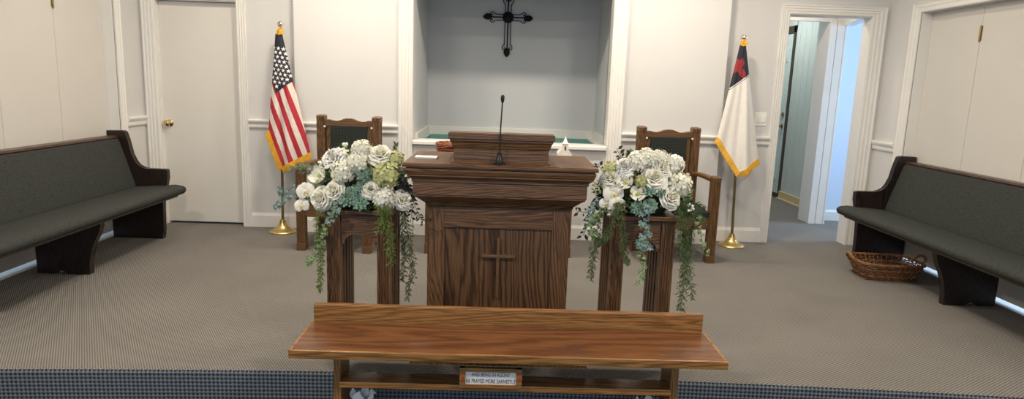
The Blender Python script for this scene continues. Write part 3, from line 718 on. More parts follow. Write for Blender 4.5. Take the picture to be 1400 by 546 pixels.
def arrangement(label, loc, flowers, trails, seed, a, b, zc):
    rn = random.Random(seed)
    t = thing('flower_arrangement', label, 'flower arrangement', (loc[0], loc[1], zc), 0, 'flower arrangements on stands')
    off = Vector((0, 0, -zc))
    bm = B(); lathe(bm, [(.0, 0), (.11, 0), (.13, .03), (.135, .05), (.12, .09), (.07, .14), (0, .16)], 20); obj('moss_base', bm, M['foam'], t, True)
    bm = B()
    for i in range(460):                                   # the leaves between the blooms
        z = rn.uniform(.02, .98); ph = rn.uniform(0, 2*math.pi); k = math.sqrt(1-z*z)*rn.uniform(.72, .95)
        p = Vector((a*.92*k*math.cos(ph), .17*k*math.sin(ph), b*.86*z*rn.uniform(.8, 1)+.01)); d = Vector((p.x, p.y*1.6, p.z-.05)).normalized()
        add_leaf(bm, p-d*.02, d+Vector((rn.uniform(-.5, .5), rn.uniform(-.5, .5), rn.uniform(-.5, .3))), (rn.uniform(-.5, .5), -.6, .8), rn.uniform(.03, .055), 'plain' if i % 3 else 'ivy', i % 2)
    for i in range(60):
        ph = rn.uniform(0, 6.28); z = rn.uniform(.05, .8); k = math.sqrt(1-z*z)
        tube(bm, [(0, 0, .08), (a*.85*k*math.cos(ph), .15*k*math.sin(ph), b*.85*z)], .0016, 4, mi=0)
    obj('foliage', bm, [M['leaf'], M['leafm']], t)
    for kind, x, y, z, r_ in flowers:
        nm, fnc, m0, m1 = NAMES[kind]
        p = Vector((x, y, z))+off
        ax = Vector((x*1.0, -.30, (z-zc)*.9+.04)).normalized()+Vector((rn.uniform(-.15, .15), 0, rn.uniform(-.1, .15)))
        if kind == 'orchid': ax = Vector((x*.4, -1, .15))
        bm = fnc(rn); sc = r_*(1.22 if kind in ('rose', 'carnation') else 1.16)
        if kind == 'hydrangea' and rn.random() < .4: m0 = 'petal'
        place(bm, nm, [M[m0], M[m1]], t, p-ax.normalized()*r_*.35, ax, sc, rn.uniform(0, 6) if kind != 'orchid' else rn.uniform(-.3, .3), kind not in ('succulent', 'hydrangea', 'greenhydrangea'))
    for k in range(9):                                     # blooms on the far side
        ph = R(20+140*k/8); z = rn.choice((.35, .6, .8)); kk = math.sqrt(1-z*z); p = Vector((a*.8*kk*math.cos(ph), .16*kk*math.sin(ph), b*.8*z))
        nm, fnc, m0, m1 = NAMES[('rose', 'hydrangea', 'carnation')[k % 3]]
        place(fnc(rn), nm, [M[m0], M[m1]], t, p, (p.x, p.y+.1, p.z), .042, rn.uniform(0, 6), k % 3 != 1)
    for kind, col, s, pts in trails:
        root = Vector((pts[0][0]*.55, -.06, .06)); P = [root]+[Vector(p)+off for p in pts]
        bm = trail(kind, s, P, rn); obj(TN[kind], bm, [M[TM[kind, col]], M['stem'] if kind in ('ivy', 'twig') else M[TM[kind, col]]], t)
    return t
FL = [('rose', -.164, -.174, .776, .046), ('rose', -.094, -.187, .823, .041), ('cup', -.171, -.154, .887, .043), ('carnation', -.103, -.142, .984, .050), ('hydrangea', -.054, -.174, .918, .051),
      ('hydrangea', .017, -.160, .969, .050), ('buds', -.036, -.139, 1.014, .032), ('hydrangea', .033, -.133, 1.026, .043), ('orchid', -.242, -.136, .803, .039), ('orchid', -.264, -.126, .728, .032),
      ('rose', .123, -.127, 1.004, .049), ('rose', .088, -.186, .836, .039), ('greenhydrangea', .159, -.152, .912, .061), ('greenhydrangea', .194, -.107, .979, .036), ('hydrangea', .153, -.176, .787, .050),
      ('rose', .243, -.138, .779, .038), ('succulent', .059, -.177, .905, .039), ('succulent', .050, -.189, .846, .032), ('succulent', .034, -.198, .776, .042), ('succulent', -.029, -.197, .791, .040),
      ('buds', .172, -.161, .853, .025), ('berries', .248, -.126, .839, .032), ('succulent', -.004, -.195, .820, .028), ('buds', -.152, -.145, .940, .025)]
TL = [('fern', 'light', .045, [(.136, -.200, .762), (.161, -.200, .673), (.182, -.200, .583), (.190, -.200, .473)]),
      ('fern', 'light', .035, [(.171, -.200, .763), (.143, -.200, .690), (.129, -.200, .625)]),
      ('fern', 'dark', .040, [(.209, -.080, .742), (.246, -.080, .638), (.262, -.080, .518), (.278, -.080, .396), (.249, -.080, .255)]),
      ('fern', 'dark', .035, [(.224, -.030, .725), (.217, -.030, .581), (.229, -.030, .466), (.223, -.030, .329)]),
      ('fern', 'light', .025, [(-.16, -.180, .70), (-.16, -.190, .600), (-.154, -.190, .499), (-.158, -.190, .405), (-.165, -.190, .321)]),
      ('ivy', 'pale', .026, [(-.069, -.190, .768), (-.123, -.190, .680), (-.163, -.190, .569), (-.200, -.190, .487), (-.222, -.190, .457)]),
      ('ivy', 'pale', .024, [(-.088, -.190, .742), (-.118, -.190, .657), (-.143, -.190, .583), (-.170, -.190, .490)]),
      ('ivy', 'blue', .028, [(-.067, -.200, .755), (-.081, -.200, .712), (-.110, -.200, .671)]),
      ('ivy', 'blue', .024, [(-.233, -.030, .748), (-.292, -.030, .761), (-.343, -.030, .760), (-.395, -.030, .721), (-.425, -.030, .701)]),
      ('ivy', 'blue', .024, [(-.253, -.010, .782), (-.311, -.010, .817), (-.371, -.010, .778), (-.404, -.010, .784)]),
      ('pine', 'pale', .030, [(-.173, -.080, .913), (-.227, -.080, .919), (-.274, -.080, .917), (-.324, -.080, .908)]),
      ('pine', 'pale', .030, [(-.182, -.050, .880), (-.236, -.050, .885), (-.290, -.050, .891)]),
      ('twig', 'dark', .016, [(.266, -.130, .819), (.288, -.130, .761), (.310, -.130, .710), (.333, -.130, .667)]),
      ('twig', 'dark', .016, [(.246, -.110, .767), (.294, -.110, .706), (.337, -.110, .670), (.374, -.110, .664)]),
      ('twig', 'dark', .018, [(.245, -.080, .787), (.268, -.080, .714), (.265, -.080, .650)]),
      ('pine', 'light', .025, [(.149, -.030, .936), (.171, -.030, .992), (.182, -.030, 1.043)]),
      ('pine', 'light', .025, [(.187, -.080, .918), (.208, -.080, .955), (.219, -.080, .991)])]
FR = [('rose', -.199, -.125, .919, .045), ('carnation', -.135, -.125, .982, .045), ('cup', -.129, -.160, .904, .037), ('orchid', -.181, -.156, .844, .043), ('orchid', -.163, -.171, .790, .035),
      ('orchid', -.216, -.148, .791, .027), ('cup', -.069, -.185, .853, .037), ('buds', -.197, -.160, .755, .021), ('hydrangea', -.072, -.128, 1.010, .047), ('greenhydrangea', -.201, -.101, .963, .033),
      ('berriesgreen', -.254, -.105, .867, .033), ('rose', .014, -.168, .935, .050), ('rose', .100, -.182, .840, .044), ('rose', .055, -.147, .981, .038), ('hydrangea', -.026, -.123, 1.029, .043),
      ('hydrangea', .039, -.122, 1.027, .040), ('hydrangea', .117, -.119, 1.004, .045), ('hydrangea', .149, -.153, .905, .054), ('succulent', -.014, -.184, .880, .035), ('succulent', -.008, -.197, .799, .035),
      ('succulent', -.067, -.194, .786, .035), ('greenhydrangea', -.053, -.171, .916, .028), ('buds', .200, -.156, .788, .021), ('succulent', .047, -.184, .867, .028)]
TR = [('fern', 'dark', .035, [(-.233, -.130, .747), (-.252, -.130, .635), (-.260, -.130, .522), (-.268, -.130, .396)]),
      ('fern', 'dark', .035, [(-.140, -.200, .799), (-.140, -.200, .691), (-.122, -.200, .582), (-.099, -.200, .509)]),
      ('fern', 'dark', .030, [(-.171, -.200, .788), (-.190, -.200, .689), (-.222, -.200, .634), (-.259, -.200, .596)]),
      ('fern', 'dark', .050, [(.166, -.150, .796), (.195, -.140, .649), (.209, -.130, .499), (.205, -.130, .365), (.199, -.130, .252)]),
      ('fern', 'dark', .045, [(.230, -.070, .769), (.239, -.070, .617), (.248, -.070, .464), (.273, -.070, .296)]),
      ('fern', 'dark', .040, [(.139, -.190, .786), (.153, -.190, .659), (.176, -.190, .530), (.195, -.190, .418)]),
      ('ivy', 'blue', .034, [(-.022, -.210, .812), (-.038, -.210, .740), (-.013, -.210, .675), (-.045, -.210, .631), (-.014, -.210, .595)]),
      ('ivy', 'pale', .026, [(-.025, -.205, .659), (-.048, -.205, .578), (-.021, -.205, .512), (-.037, -.205, .419)]),
      ('ivy', 'pale', .028, [(-.184, -.130, .785), (-.240, -.130, .746), (-.267, -.130, .709), (-.278, -.130, .653), (-.251, -.130, .616)]),
      ('ivy', 'blue', .026, [(-.204, -.110, .810), (-.258, -.110, .794), (-.288, -.110, .741), (-.292, -.110, .681)]),
      ('twig', 'dark', .020, [(-.213, -.080, .782), (-.262, -.080, .751), (-.306, -.080, .734), (-.350, -.080, .737)]),
      ('twig', 'dark', .024, [(-.227, -.090, .746), (-.276, -.090, .700), (-.295, -.090, .654), (-.312, -.090, .616)]),
      ('ivy', 'pale', .022, [(.231, -.110, .758), (.266, -.110, .684), (.287, -.110, .610), (.322, -.110, .550)]),
      ('ivy', 'dark', .024, [(.201, -.110, .764), (.259, -.110, .729), (.285, -.110, .722)]),
      ('twig', 'dark', .020, [(-.113, -.030, .979), (-.138, -.030, 1.019), (-.159, -.030, 1.055)]),
      ('twig', 'dark', .018, [(-.237, -.080, .951), (-.249, -.080, .966), (-.254, -.080, .980)]),
      ('pine', 'dark', .030, [(.176, -.080, .806), (.243, -.080, .797), (.290, -.080, .772)]),
      ('pine', 'dark', .030, [(.138, -.130, .795), (.194, -.130, .779), (.252, -.130, .744)])]
arrangement('white roses and hydrangeas with lime green blooms on the stand left of the pulpit', (-.705, 3.33), FL, TL, 3, .31, .36, .722)
arrangement('white roses and orchids with blue-green ivy on the stand right of the pulpit', (.740, 3.33), FR, TR, 5, .30, .36, .737)

# ------------------------------------------------------------------ front kneeling bench
t = thing('kneeling_bench', 'golden oak bench with a low backboard in front of the platform', 'bench', (.065, 2.64, -.25))
Z = .25
bm = B(); box(bm, -.866, .862, -.15, .152, Z+.257, Z+.29); obj('bench_top', bm, [M['goldT']], t)
bm = B(); box(bm, -.878, .874, -.165, -.150, Z+.256, Z+.2902, .003); obj('edge_strip', bm, M['gold'], t)
for x0, x1 in ((-.878, -.866), (.862, .874)):
    bm = B(); box(bm, x0, x1, -.150, .150, Z+.256, Z+.2902, .002); obj('end_strip', bm, M['gold'], t)
bm = B(); box(bm, -.866, .862, .152, .182, Z+.255, Z+.372, .006); obj('backboard', bm, M['gold'], t)
for x0, x1 in ((-.718, -.688), (.665, .698)):
    bm = B(); prism(bm, [(-.10, 0), (.06, 0), (.06, .03), (.06, Z+.257), (-.10, Z+.257), (-.10, .03)], 'X', x0, x1, .003); obj('leg_panel', bm, M['goldZ'], t)
bm = B(); box(bm, -.69, .667, -.118, -.02, Z+.114, Z+.140, .003); obj('shelf', bm, M['gold'], t)
bm = B(); box(bm, -.43, .34, .06, .085, Z+.145, Z+.257, .002); obj('brace', bm, M['goldZ'], t)
for x in (-.165, .018):
    bm = B(); tube(bm, [(x-.014, -.03, Z+.256), (x-.014, -.034, Z+.235), (x+.014, -.034, Z+.235), (x+.014, -.03, Z+.256)], .0022, 6); box(bm, x-.018, x+.018, -.036, -.026, Z+.230, Z+.237, .001); obj('clip', bm, M['chrome'], t, label='small silver clip')
# sign on the shelf
t = thing('framed_sign', 'small wood-framed sign with a printed verse under the bench top', 'sign', (-.010, 2.510, .1405))
bm = B()
for a in ((-.126, .126, -.012, .008, 0, .014), (-.126, .126, -.012, .008, .068, .084), (-.126, -.102, -.0125, .0085, 0, .084), (.102, .126, -.0125, .0085, 0, .084)): box(bm, *a, bev=.0015)
obj('frame', bm, M['gold'], t)
bm = B(); box(bm, -.104, .104, -.006, .004, .01, .072); obj('card', bm, M['paper'], t)
for s in (-1, 1):
    bm = B(); tube(bm, [(s*.114+.006*math.cos(k*.7)*(1-k*.04), -.0132, .040+.013*math.sin(k*1.1)*(1-k*.03)) for k in range(14)], .0013, 5); obj('red_ornament', bm, M['red'], t, label='red painted curl')
def text_part(body, size, sx, x, z, y, parent, mat):
    cu = bpy.data.curves.new('lettering', 'FONT'); cu.body = body; cu.size = size; cu.align_x = 'CENTER'; cu.extrude = .0003; cu.resolution_u = 3
    tmp = bpy.data.objects.new('tmp', cu); C.objects.link(tmp); bpy.context.view_layer.update()
    me = bpy.data.meshes.new_from_object(tmp.evaluated_get(bpy.context.evaluated_depsgraph_get())); bpy.data.objects.remove(tmp)
    me.transform(Matrix.Translation((x, y, z)) @ Matrix.Rotation(R(90), 4, 'X') @ Matrix.Diagonal((sx, 1, 1, 1)))
    me.materials.clear(); me.materials.append(mat)
    o = bpy.data.objects.new('lettering', me); C.objects.link(o); o.parent = parent; return o
text_part('AND BEING IN AGONY', .0245, .60, 0, .0475, -.0065, t, M['ink'])
text_part('HE PRAYED MORE EARNESTLY', .0245, .60, 0, .0195, -.0065, t, M['ink'])
# tissue boxes on the lower floor beneath the bench
def tissue_box(label, loc, rz, h):
    t = thing('tissue_box', label, 'tissue box', loc, rz, 'tissue boxes under the bench')
    bm = B(); box(bm, -.058, .058, -.058, .058, 0, h, .003); obj('carton', bm, M['box'], t)
    bm = B(); rn = random.Random(int(h*1000)); n = 16; rows = []
    for j in range(6):
        v = j/5; rows.append([bm.verts.new(((.012+.036*v**.8)*math.cos(2*math.pi*i/n)*(1+.35*math.sin(3*i+4*v)), (.006+.022*v)*math.sin(2*math.pi*i/n)*(1+.4*math.cos(2*i+5*v)), h-.004+.075*v*(1+.28*math.sin(i*1.7+2*v)))) for i in range(n)])
    for a, b in zip(rows, rows[1:]):
        for i in range(n): bm.faces.new((a[i], a[(i+1) % n], b[(i+1) % n], b[i]))
    obj('tissue', bm, M['tissue'], t, True)
    return t
tissue_box('tissue box with white tissue pulled up beneath the left end of the bench', (-.545, 2.60, -.25), .15, .235)
tissue_box('tissue box with white tissue beneath the right end of the bench', (.655, 2.60, -.25), -.1, .225)

# ------------------------------------------------------------------ pews
def pew(label, x0, y0, s, L):
    """back edge at x0, far outer end at y0; s=+1 faces +x; runs toward -y"""
    t = thing('church_pew', label, 'pew', (x0, y0, 0), 0, 'upholstered pews by the side walls')
    panel = [(0, 0), (0, .875), (.13, .878), (.148, .868), (.166, .80), (.188, .69), (.205, .635), (.23, .60), (.262, .582), (.30, .577), (.455, .577), (.465, .568), (.463, .50), (.452, .44), (.428, .38), (.418, .30), (.412, .06), (.40, .04), (.40, 0)]
    def PX(bm, pts, ya, yb, bev=0.): prism(bm, [(s*a, z) for a, z in pts], 'Y', ya, yb, bev)
    for ya, yb in ((-.05, 0), (-L, -L+.05)):
        bm = B(); PX(bm, panel, ya, yb, .006); obj('end_panel', bm, M['pewZ'], t)
    sup = [(.085, 0), (.20, 0), (.215, .018), (.235, .026), (.255, .026), (.275, .018), (.29, 0), (.432, 0), (.436, .08), (.446, .15), (.475, .22), (.51, .285), (.525, .33), (.525, .372), (.085, .355)]
    bm = B(); PX(bm, sup, -L/2-.025, -L/2+.025, .004); obj('centre_support', bm, M['pewZ'], t)
    seat = [(.12, .375), (.50, .383), (.553, .372), (.574, .378), (.588, .395), (.592, .412), (.586, .428), (.565, .441), (.50, .447), (.36, .440), (.12, .422)]
    bm = B(); PX(bm, seat, -L+.05, -.05, .004)
    nose = [(.469, .379), (.553, .372), (.574, .378), (.588, .395), (.592, .412), (.586, .428), (.565, .441), (.50, .447), (.469, .445)]
    PX(bm, nose, -.052, -.004, .006); PX(bm, nose, -L+.004, -L+.052, .006)
    obj('seat_cushion', bm, M['pewF'], t, True)
    bm = B(); PX(bm, [(.18, .355), (.50, .363), (.54, .355), (.545, .370), (.50, .382), (.18, .374)], -L+.05, -.05); obj('seat_board', bm, M['pewY'], t)
    bm = B(); PX(bm, [(.13, .40), (.205, .43), (.202, .46), (.105, .78), (.09, .812), (.076, .818), (.04, .815)], -L+.05, -.05); obj('back_cushion', bm, M['pewF'], t, True)
    bm = B(); PX(bm, [(.09, .37), (.135, .39), (.045, .818), (.004, .818)], -L+.05, -.05); obj('back_board', bm, M['pewY'], t)
    bm = B(); PX(bm, [(.004, .815), (.086, .815), (.092, .823), (.086, .836), (.008, .836), (.002, .828)], -L+.05, -.05); obj('top_rail', bm, M['pewY'], t, True)
    return t
pew('dark walnut pew with charcoal upholstery along the left wall', -3.145, 5.37, 1, 2.1)
pew('dark walnut pew with charcoal upholstery along the right wall, basket beside it', 3.415, 5.40, -1, 2.4)

# ------------------------------------------------------------------ wicker basket
t = thing('wicker_basket', 'low brown wicker basket with two loop handles on the carpet by the right pew', 'basket', (2.955, 4.835, 0), R(-3))
def rr_path(a, b, rad, n=72):
    out = []
    for i in range(n):
        th = 2*math.pi*i/n; c, s_ = math.cos(th), math.sin(th); p = 4.2
        k = (abs(c/a)**p+abs(s_/b)**p)**(-1/p); out.append((k*c, k*s_))
    return out
def lvl(v): return .185+.052*v, .125+.055*v, .008+.115*v
bm = B(); rn = random.Random(4)
NS = 36
for j in range(10):
    v = j/9; a, b_, z = lvl(v); path = rr_path(a, b_, 0, 144); pts = []
    for i, (x, y) in enumerate(path):
        w = 1+.028*math.cos(math.pi*(i/144*NS)+(math.pi if j % 2 else 0)); pts.append((x*w, y*w, z+.002*math.sin(i*.9+j)+rn.uniform(-.0012, .0012)))
    tube(bm, pts, .0048, 6, True, mi=1 if j % 4 == 2 else 0)
obj('weave', bm, [M['wick'], M['wickl']], t, True)
bm = B()
p0, p1 = rr_path(*lvl(0)[:2], 0, NS), rr_path(*lvl(1)[:2], 0, NS)
for (x, y), (x2, y2) in zip(p0, p1): tube(bm, [(x, y, .006), (x2, y2, .125)], .0035, 6)
obj('stakes', bm, M['wickl'], t)
bm = B()
for ph in (0, 2.1, 4.2):
    a, b_, z = lvl(1.03); pth = rr_path(a, b_, 0, 144)
    tube(bm, [(x*(1+.02*math.cos(i*.6+ph)), y*(1+.02*math.cos(i*.6+ph)), z+.004+.006*math.sin(i*.6+ph)) for i, (x, y) in enumerate(pth)], .0042, 6, True)
obj('braided_rim', bm, M['wickl'], t, True)
bm = B()
for k in range(-8, 9): tube(bm, [(-.19, k*.0145, .006), (.19, k*.0145, .006)], .0055, 6)
obj('bottom', bm, M['wick'], t)
for s in (-1, 1):
    bm = B(); hp = [(s*.235, -.062, .115), (s*.262, -.056, .145), (s*.275, -.03, .166), (s*.278, 0, .172), (s*.275, .03, .166), (s*.262, .056, .145), (s*.235, .062, .115)]
    c_ = cr(hp, 6)
    for q in range(3): tube(bm, [Vector(p)+Vector((.006*math.cos(i*.6+q*2.1), 0, .006*math.sin(i*.6+q*2.1))) for i, p in enumerate(c_)], .0052, 6)
    obj('handle', bm, M['wickl'], t, True)

# ------------------------------------------------------------------ clergy chairs
def chair(label, loc, rz):
    t = thing('clergy_chair', label, 'chair', loc, rz, 'high-backed clergy armchairs')
    # local: front is -y; back posts at y .35..; width .52 back, .585 front
    def post(bm, x, y, w, z0, z1):
        fluted(bm, x-w/2, x+w/2, y-w/2, y+w/2, z0, z1-.03, 3, .005)
        mould(bm, w/2+.001, y-w/2, y+w/2, x, [(0, z1-.04), (.001, z1-.012), (-.006, z1-.003), (-.014, z1)])
    for sx in (-1, 1):
        bm = B(); post(bm, sx*.232, .18, .066, .0, 1.05); obj('back_post', bm, M['chZ'], t)
        bm = B(); box(bm, sx*.262-.034, sx*.262+.034, -.245, -.177, 0, .06, .003); post(bm, sx*.262, -.211, .064, .05, .695); obj('front_post', bm, M['chZ'], t)
        bm = B(); A = [(sx*.240, .15, .665), (sx*.248, .05, .672), (sx*.255, -.08, .668), (sx*.262, -.18, .660)]
        c_ = cr(A, 4); n_ = len(c_); rows = []
        for i, p in enumerate(c_):
            w = .021; rows.append([bm.verts.new(p+Vector((dx*w, 0, dz))) for dx, dz in ((-1, -.016), (1, -.016), (1.15, .004), (.8, .016), (-.8, .016), (-1.15, .004))])
        for a, b in zip(rows, rows[1:]):
            for k in range(6): bm.faces.new((a[k], a[(k+1) % 6], b[(k+1) % 6], b[k]))
        bm.faces.new(rows[0]); bm.faces.new(rows[-1]); obj('arm', bm, M['chY'], t)
        bm = B(); prism(bm, [(-.18, .27), (-.18, .36), (.15, .36), (.15, .27)], 'X', sx*.25-.012, sx*.25+.012, .002); obj('side_rail', bm, M['chY'], t)
        bm = B(); box(bm, sx*.155-.0, sx*.155+sx*.034 if sx > 0 else sx*.155, .165, .195, .42, .975, .002) if sx > 0 else box(bm, -.189, -.155, .165, .195, .42, .975, .002); obj('back_stile', bm, M['chZ'], t)
    crest = [(-.2, .962), (-.2, 1.0), (-.185, 1.012), (-.16, 1.012), (-.13, 1.0), (-.10, .998), (-.07, 1.006), (-.045, 1.02), (-.02, 1.026), (0, 1.022), (.02, 1.026), (.045, 1.02), (.07, 1.006), (.10, .998), (.13, 1.0), (.16, 1.012), (.185, 1.012), (.2, 1.0), (.2, .962)]
    bm = B(); prism(bm, crest, 'Y', .155, .195, .003); obj('crest_rail', bm, M['chX'], t)
    bm = B(); prism(bm, [(-.2, .42), (.2, .42), (.2, .47), (-.2, .47)], 'Y', .16, .195); obj('lower_back_rail', bm, M['chX'], t)
    bm = B(); box(bm, -.154, .154, .150, .19, .47, .965, .008); obj('back_pad', bm, M['chF'], t)
    for a in ((-.235, .235, -.225, -.2), (-.205, .205, .165, .195)):
        bm = B(); box(bm, *a, .27, .36, .002); obj('seat_rail', bm, M['chX'], t)
    bm = B()
    g = [[None]*13 for _ in range(13)]
    for i in range(13):
        for j in range(13):
            u, v = -1+i/6, -1+j/6; x = u*.232; y = -.035+v*.178; e = max(abs(u), abs(v))**6
            g[i][j] = bm.verts.new((x, y, .455-.05*e+.012*(1-u*u)*(1-v*v)))
    for i in range(12):
        for j in range(12): bm.faces.new((g[i][j], g[i+1][j], g[i+1][j+1], g[i][j+1]))
    bd = [g[i][0] for i in range(13)]+[g[12][j] for j in range(1, 13)]+[g[i][12] for i in range(11, -1, -1)]+[g[0][j] for j in range(11, 0, -1)]
    lo = [bm.verts.new((v.co.x, v.co.y, .36)) for v in bd]
    for k in range(len(bd)): bm.faces.new((bd[k], bd[(k+1) % len(bd)], lo[(k+1) % len(lo)], lo[k]))
    bm.faces.new(lo); obj('seat_cushion', bm, M['chF'], t, True)
    for sx in (-1, 1):
        bm = B(); tube(bm, [(sx*.196, .15, .955), (sx*.196, .142, .955)], .008, 10); obj('button', bm, M['porc'], t, label='pale screw cover')
    return t
chair('high-backed oak armchair with black upholstery beside the striped flag', (-1.265, 5.30, 0), R(-5))
chair('high-backed oak armchair with black upholstery beside the white flag', (1.405, 5.275, 0), R(7))

# ------------------------------------------------------------------ flags
def flag_stand(label, px, py, top, mats, outline, front, fold, pred, seed, lean=0.):
    t = thing('flag', label, 'flag', (px, py, 0))
    bm = B(); lathe(bm, [(.0, 0), (.112, 0), (.114, .008), (.108, .016), (.092, .022), (.066, .034), (.044, .052), (.031, .074), (.025, .098), (.022, .112), (.012, .114), (0, .114)], 40); obj('base', bm, M['brassd'], t, True)
    bm = B(); tube(bm, [(0, 0, .1), (lean*.5, 0, top*.5), (lean, 0, top-.06)], .0115, 12); obj('pole', bm, M['dkbrass'], t, True)
    bm = B(); ball(bm, (lean, 0, top), .026, 20); lathe(bm, [(.013, top-.085), (.016, top-.075), (.012, top-.06), (.012, top-.04), (.017, top-.034), (.017, top-.026), (.009, top-.02)], 16, (lean, 0, 0)); obj('finial', bm, M['champ'], t, True, label='brass ball finial')
    (tl, tr, zt), bl, tip, br = outline
    def bottom(a):                        # bottom hem as a function of a in 0..1
        k = (tip[0]-bl[0])/(br[0]-bl[0])
        if a < k: s_ = a/k; return (bl[0]+(tip[0]-bl[0])*s_, bl[1]+(tip[1]-bl[1])*s_)
        s_ = (a-k)/(1-k); return (tip[0]+(br[0]-tip[0])*s_, tip[1]+(br[1]-tip[1])*s_)
    def P(a, b, back=False):
        bx, bz = bottom(a); tx = tl+(tr-tl)*a
        x = tx+(bx-tx)*b; z = zt+(bz-zt)*b
        x += .006*math.sin(b*7+seed)*b*(1-abs(2*a-1))
        half = max(0., math.sin(math.pi*a))**.6
        d = half*(.022+.035*b)
        if back: return Vector((x, d*.35-.05*b, z))
        return Vector((x, -d-.05*b-fold(a, b)*b*half, z))
    NA, NB = 110, 240
    bm = B(); G = [[bm.verts.new(P(i/NA, j/NB)) for i in range(NA+1)] for j in range(NB+1)]
    for j in range(NB):
        for i in range(NA):
            f_ = bm.faces.new((G[j][i], G[j][i+1], G[j+1][i+1], G[j+1][i])); c = f_.calc_center_median(); f_.material_index = pred(c.x, c.z)
    nb, mb = 20, 24; H = [[bm.verts.new(P(i/nb, j/mb, True)) for i in range(nb+1)] for j in range(mb+1)]
    for j in range(mb):
        for i in range(nb):
            f_ = bm.faces.new((H[j][i], H[j+1][i], H[j+1][i+1], H[j][i+1])); c = f_.calc_center_median(); f_.material_index = pred(c.x, c.z)
    me = bpy.data.meshes.new('flag_cloth'); bm.to_mesh(me); bm.free()
    for m in mats: me.materials.append(m)
    for p in me.polygons: p.use_smooth = True
    fl = bpy.data.objects.new('flag_cloth', me); C.objects.link(fl); fl.parent = t
    bm = B(); rn = random.Random(seed)                      # hanging gold threads along the hem
    for i in range(200):
        a = i/199; p = P(a, 1); bx, bz = bottom(a); dx, dz = (-.15, -1)
        k = (tip[0]-bl[0])/(br[0]-bl[0])
        if a < k: e = Vector((tip[0]-bl[0], 0, tip[1]-bl[1])).normalized(); nn = Vector((e.z, 0, -e.x))
        else: e = Vector((br[0]-tip[0], 0, br[1]-tip[1])).normalized(); nn = Vector((e.z, 0, -e.x))
        if nn.z > 0: nn = -nn
        dd = (nn*.8+Vector((0, 0, -.45))).normalized()
        L_ = rn.uniform(.034, .042)
        tube(bm, [p-dd*.012+Vector((0, -.003, 0)), p+dd*L_*.5+Vector((rn.uniform(-.002, .002), -.003, 0)), p+dd*L_+Vector((rn.uniform(-.003, .003), -.002, 0))], [.0028, .0030, .0022], 5)
    obj('fringe', bm, M['fringe'], fl, True, label='gold fringe')
    bm = B()
    for q in range(3): tube(bm, [(lean+.02*math.cos(k*.7+q*2)*(1-.0*k), .02*math.sin(k*.7+q*2)-.004, zt-.012+.0035*k) for k in range(14)], .0055, 6)
    for s in (-1, .6, 1):
        tube(bm, cr([(lean+s*.012, -.02, zt+.03), (lean+s*.020, -.026, zt+.015), (lean+s*.024, -.026, zt-.01)], 5), [.005]*10+[.008], 6)
    obj('gold_cord', bm, M['fringe'], t, True)
    return t
# star-spangled flag: all coordinates local to its pole
def us_pred():
    ca, sa = math.cos(R(20)), math.sin(R(20))
    rows = []
    zz = 1.575; k = 0
    def star(x, z, cx, cz, r_):
        dx, dz = x-cx, z-cz; rad = math.hypot(dx, dz)
        if rad > r_: return False
        a = (math.atan2(dx, dz) % (2*math.pi/5)); a = abs(a-math.pi/5)       # 0 at notch, pi/5 at tip
        tip = Vector((0, r_)); inn = r_*.40
        t_ = math.pi/5-a
        # edge from tip (angle 0, r) to notch (angle 36deg, inn)
        x1, y1 = 0, r_; x2, y2 = inn*math.sin(math.pi/5), inn*math.cos(math.pi/5)
        px_, py_ = rad*math.sin(t_), rad*math.cos(t_)
        return (x2-x1)*(py_-y1)-(y2-y1)*(px_-x1) <= 0
    pts = []
    for r_ in range(16):
        for c in range(-5, 6):
            x = .041*c+(.0205 if r_ % 2 else 0); z = 1.575-.0345*r_
            pts.append((x*.98-.004*r_+.01, z-.12*x))
    def pred(x, z):
        s_ = x*ca+z*sa
        zb = 1.215+.75*x                                     # foot of the canton
        if z > zb and s_ > .400:
            for cx, cz in pts:
                if abs(x-cx) < .02 and abs(z-cz) < .02 and cz > zb_at(cx)+.019 and cx*ca+cz*sa > .415 and star(x, z, cx, cz, .0185): return 3
            return 2
        return 0 if ((s_+.013)/.081) % 1 < .5 else 1
    def zb_at(x): return 1.215+.75*x
    return pred
flag_stand('national flag of stars and stripes with gold fringe on a brass stand', -1.885, 5.69, 1.772,
           [M['flagR'], M['flagW'], M['flagB'], M['star']], ((-.020, .034, 1.700), (-.085, .888), (.032, .575), (.268, .706)), None,
           lambda a, b: .016*math.sin(9*a+2.2*b+.5)+.008*math.sin(21*a-3*b), us_pred(), 2, .02)
def ch_pred():
    poly = [(-.133, 1.560), (-.108, 1.630), (-.082, 1.615), (-.060, 1.640), (-.043, 1.588), (-.058, 1.556), (-.029, 1.508), (-.031, 1.462), (-.060, 1.468), (-.098, 1.523), (-.147, 1.488)]
    def inside(x, z):
        c = False; n = len(poly)
        for i in range(n):
            x1, z1 = poly[i]; x2, z2 = poly[i-1]
            if (z1 > z) != (z2 > z) and x < (x2-x1)*(z-z1)/(z2-z1)+x1: c = not c
        return c
    def pred(x, z):
        zb = 1.49+.77*x
        if z > zb+.006: return 0 if inside(x, z) else 2
        if z > zb-.004: return 1
        if z > zb-.010: return 2 if x < .03 else 1
        return 1
    return pred
flag_stand('white flag with navy corner, red cross and gold fringe on a brass stand', 2.075, 5.69, 1.803,
           [M['chR'], M['chW'], M['flagB']], ((-.085, -.035, 1.745), (-.225, .955), (-.030, .665), (.148, .785)), None,
           lambda a, b: .030*math.sin(8*a+1.5*b+1.)+.012*math.sin(19*a+2*b), ch_pred(), 6, -.058)

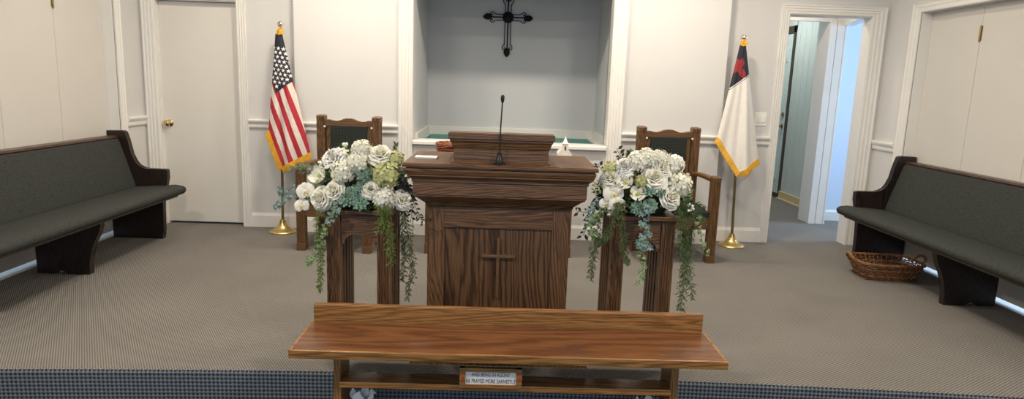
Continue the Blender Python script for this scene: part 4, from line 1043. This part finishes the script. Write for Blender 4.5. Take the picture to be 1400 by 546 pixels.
# ------------------------------------------------------------------ light
def area(name, loc, power, col, size, target=None, shape='DISK', sy_=None, spread=None):
    l = bpy.data.lights.new(name, 'AREA'); l.energy = power; l.color = col; l.shape = shape; l.size = size
    if sy_: l.size_y = sy_
    if spread: l.spread = spread
    o = bpy.data.objects.new(name, l); C.objects.link(o); o.location = loc
    d = (Vector(target)-Vector(loc)) if target else Vector((0, 0, -1))
    o.rotation_euler = d.to_track_quat('-Z', 'Y').to_euler(); return o
WARM = (1., .875, .72)
for x, p in ((-2.3, 8), (-1.25, 25), (0, 20), (1.25, 25), (2.3, 8)):
    area('ceiling_lamp', (x, 4.82, 2.74), p, WARM, .2)
for x in (-1.4, 1.4):
    area('ceiling_lamp', (x, 3.7, 2.74), 16, WARM, .2)  # extra unseen pair, added to brighten the carpet around the pulpit
for x in (-1.7, 1.7):
    area('ceiling_lamp', (x, 1.5, 2.74), 56, WARM, .25)
area('sanctuary_daylight_fill', (0, -3.3, 1.6), 62, (.66, .83, 1.), 5.5, (0, 2.5, .6), 'RECTANGLE', 2.2)  # unseen cool fill added behind the camera, standing in for sanctuary daylight
area('hall_daylight', (2.9, 8.2, 2.55), 20, (.92, .98, .97), .8, None, 'RECTANGLE', .8)
area('side_room_daylight', (5.45, 6.5, 1.6), 75, (.55, .75, 1.), 1.0, (3.9, 6.9, 1.2), 'RECTANGLE', 1.4)
area('hall_lamp', (2.7, 6.4, 2.48), 6, (1, .82, .6), .15)
for s in (-1, 1): area('side_room_daylight', (s*5.4, 3.6, 1.6), 40, (.70, .85, 1.), 2.5, (s*3.4, 3.8, 0), 'RECTANGLE', 1.5)
w = bpy.data.worlds.new('world'); bpy.context.scene.world = w; w.use_nodes = True
w.node_tree.nodes['Background'].inputs['Color'].default_value = (.62, .78, 1., 1); w.node_tree.nodes['Background'].inputs['Strength'].default_value = .12
vs = bpy.context.scene.view_settings
vs.view_transform = 'Standard'; vs.look = 'None'; vs.gamma = 1; vs.use_curve_mapping = False; vs.exposure = .11
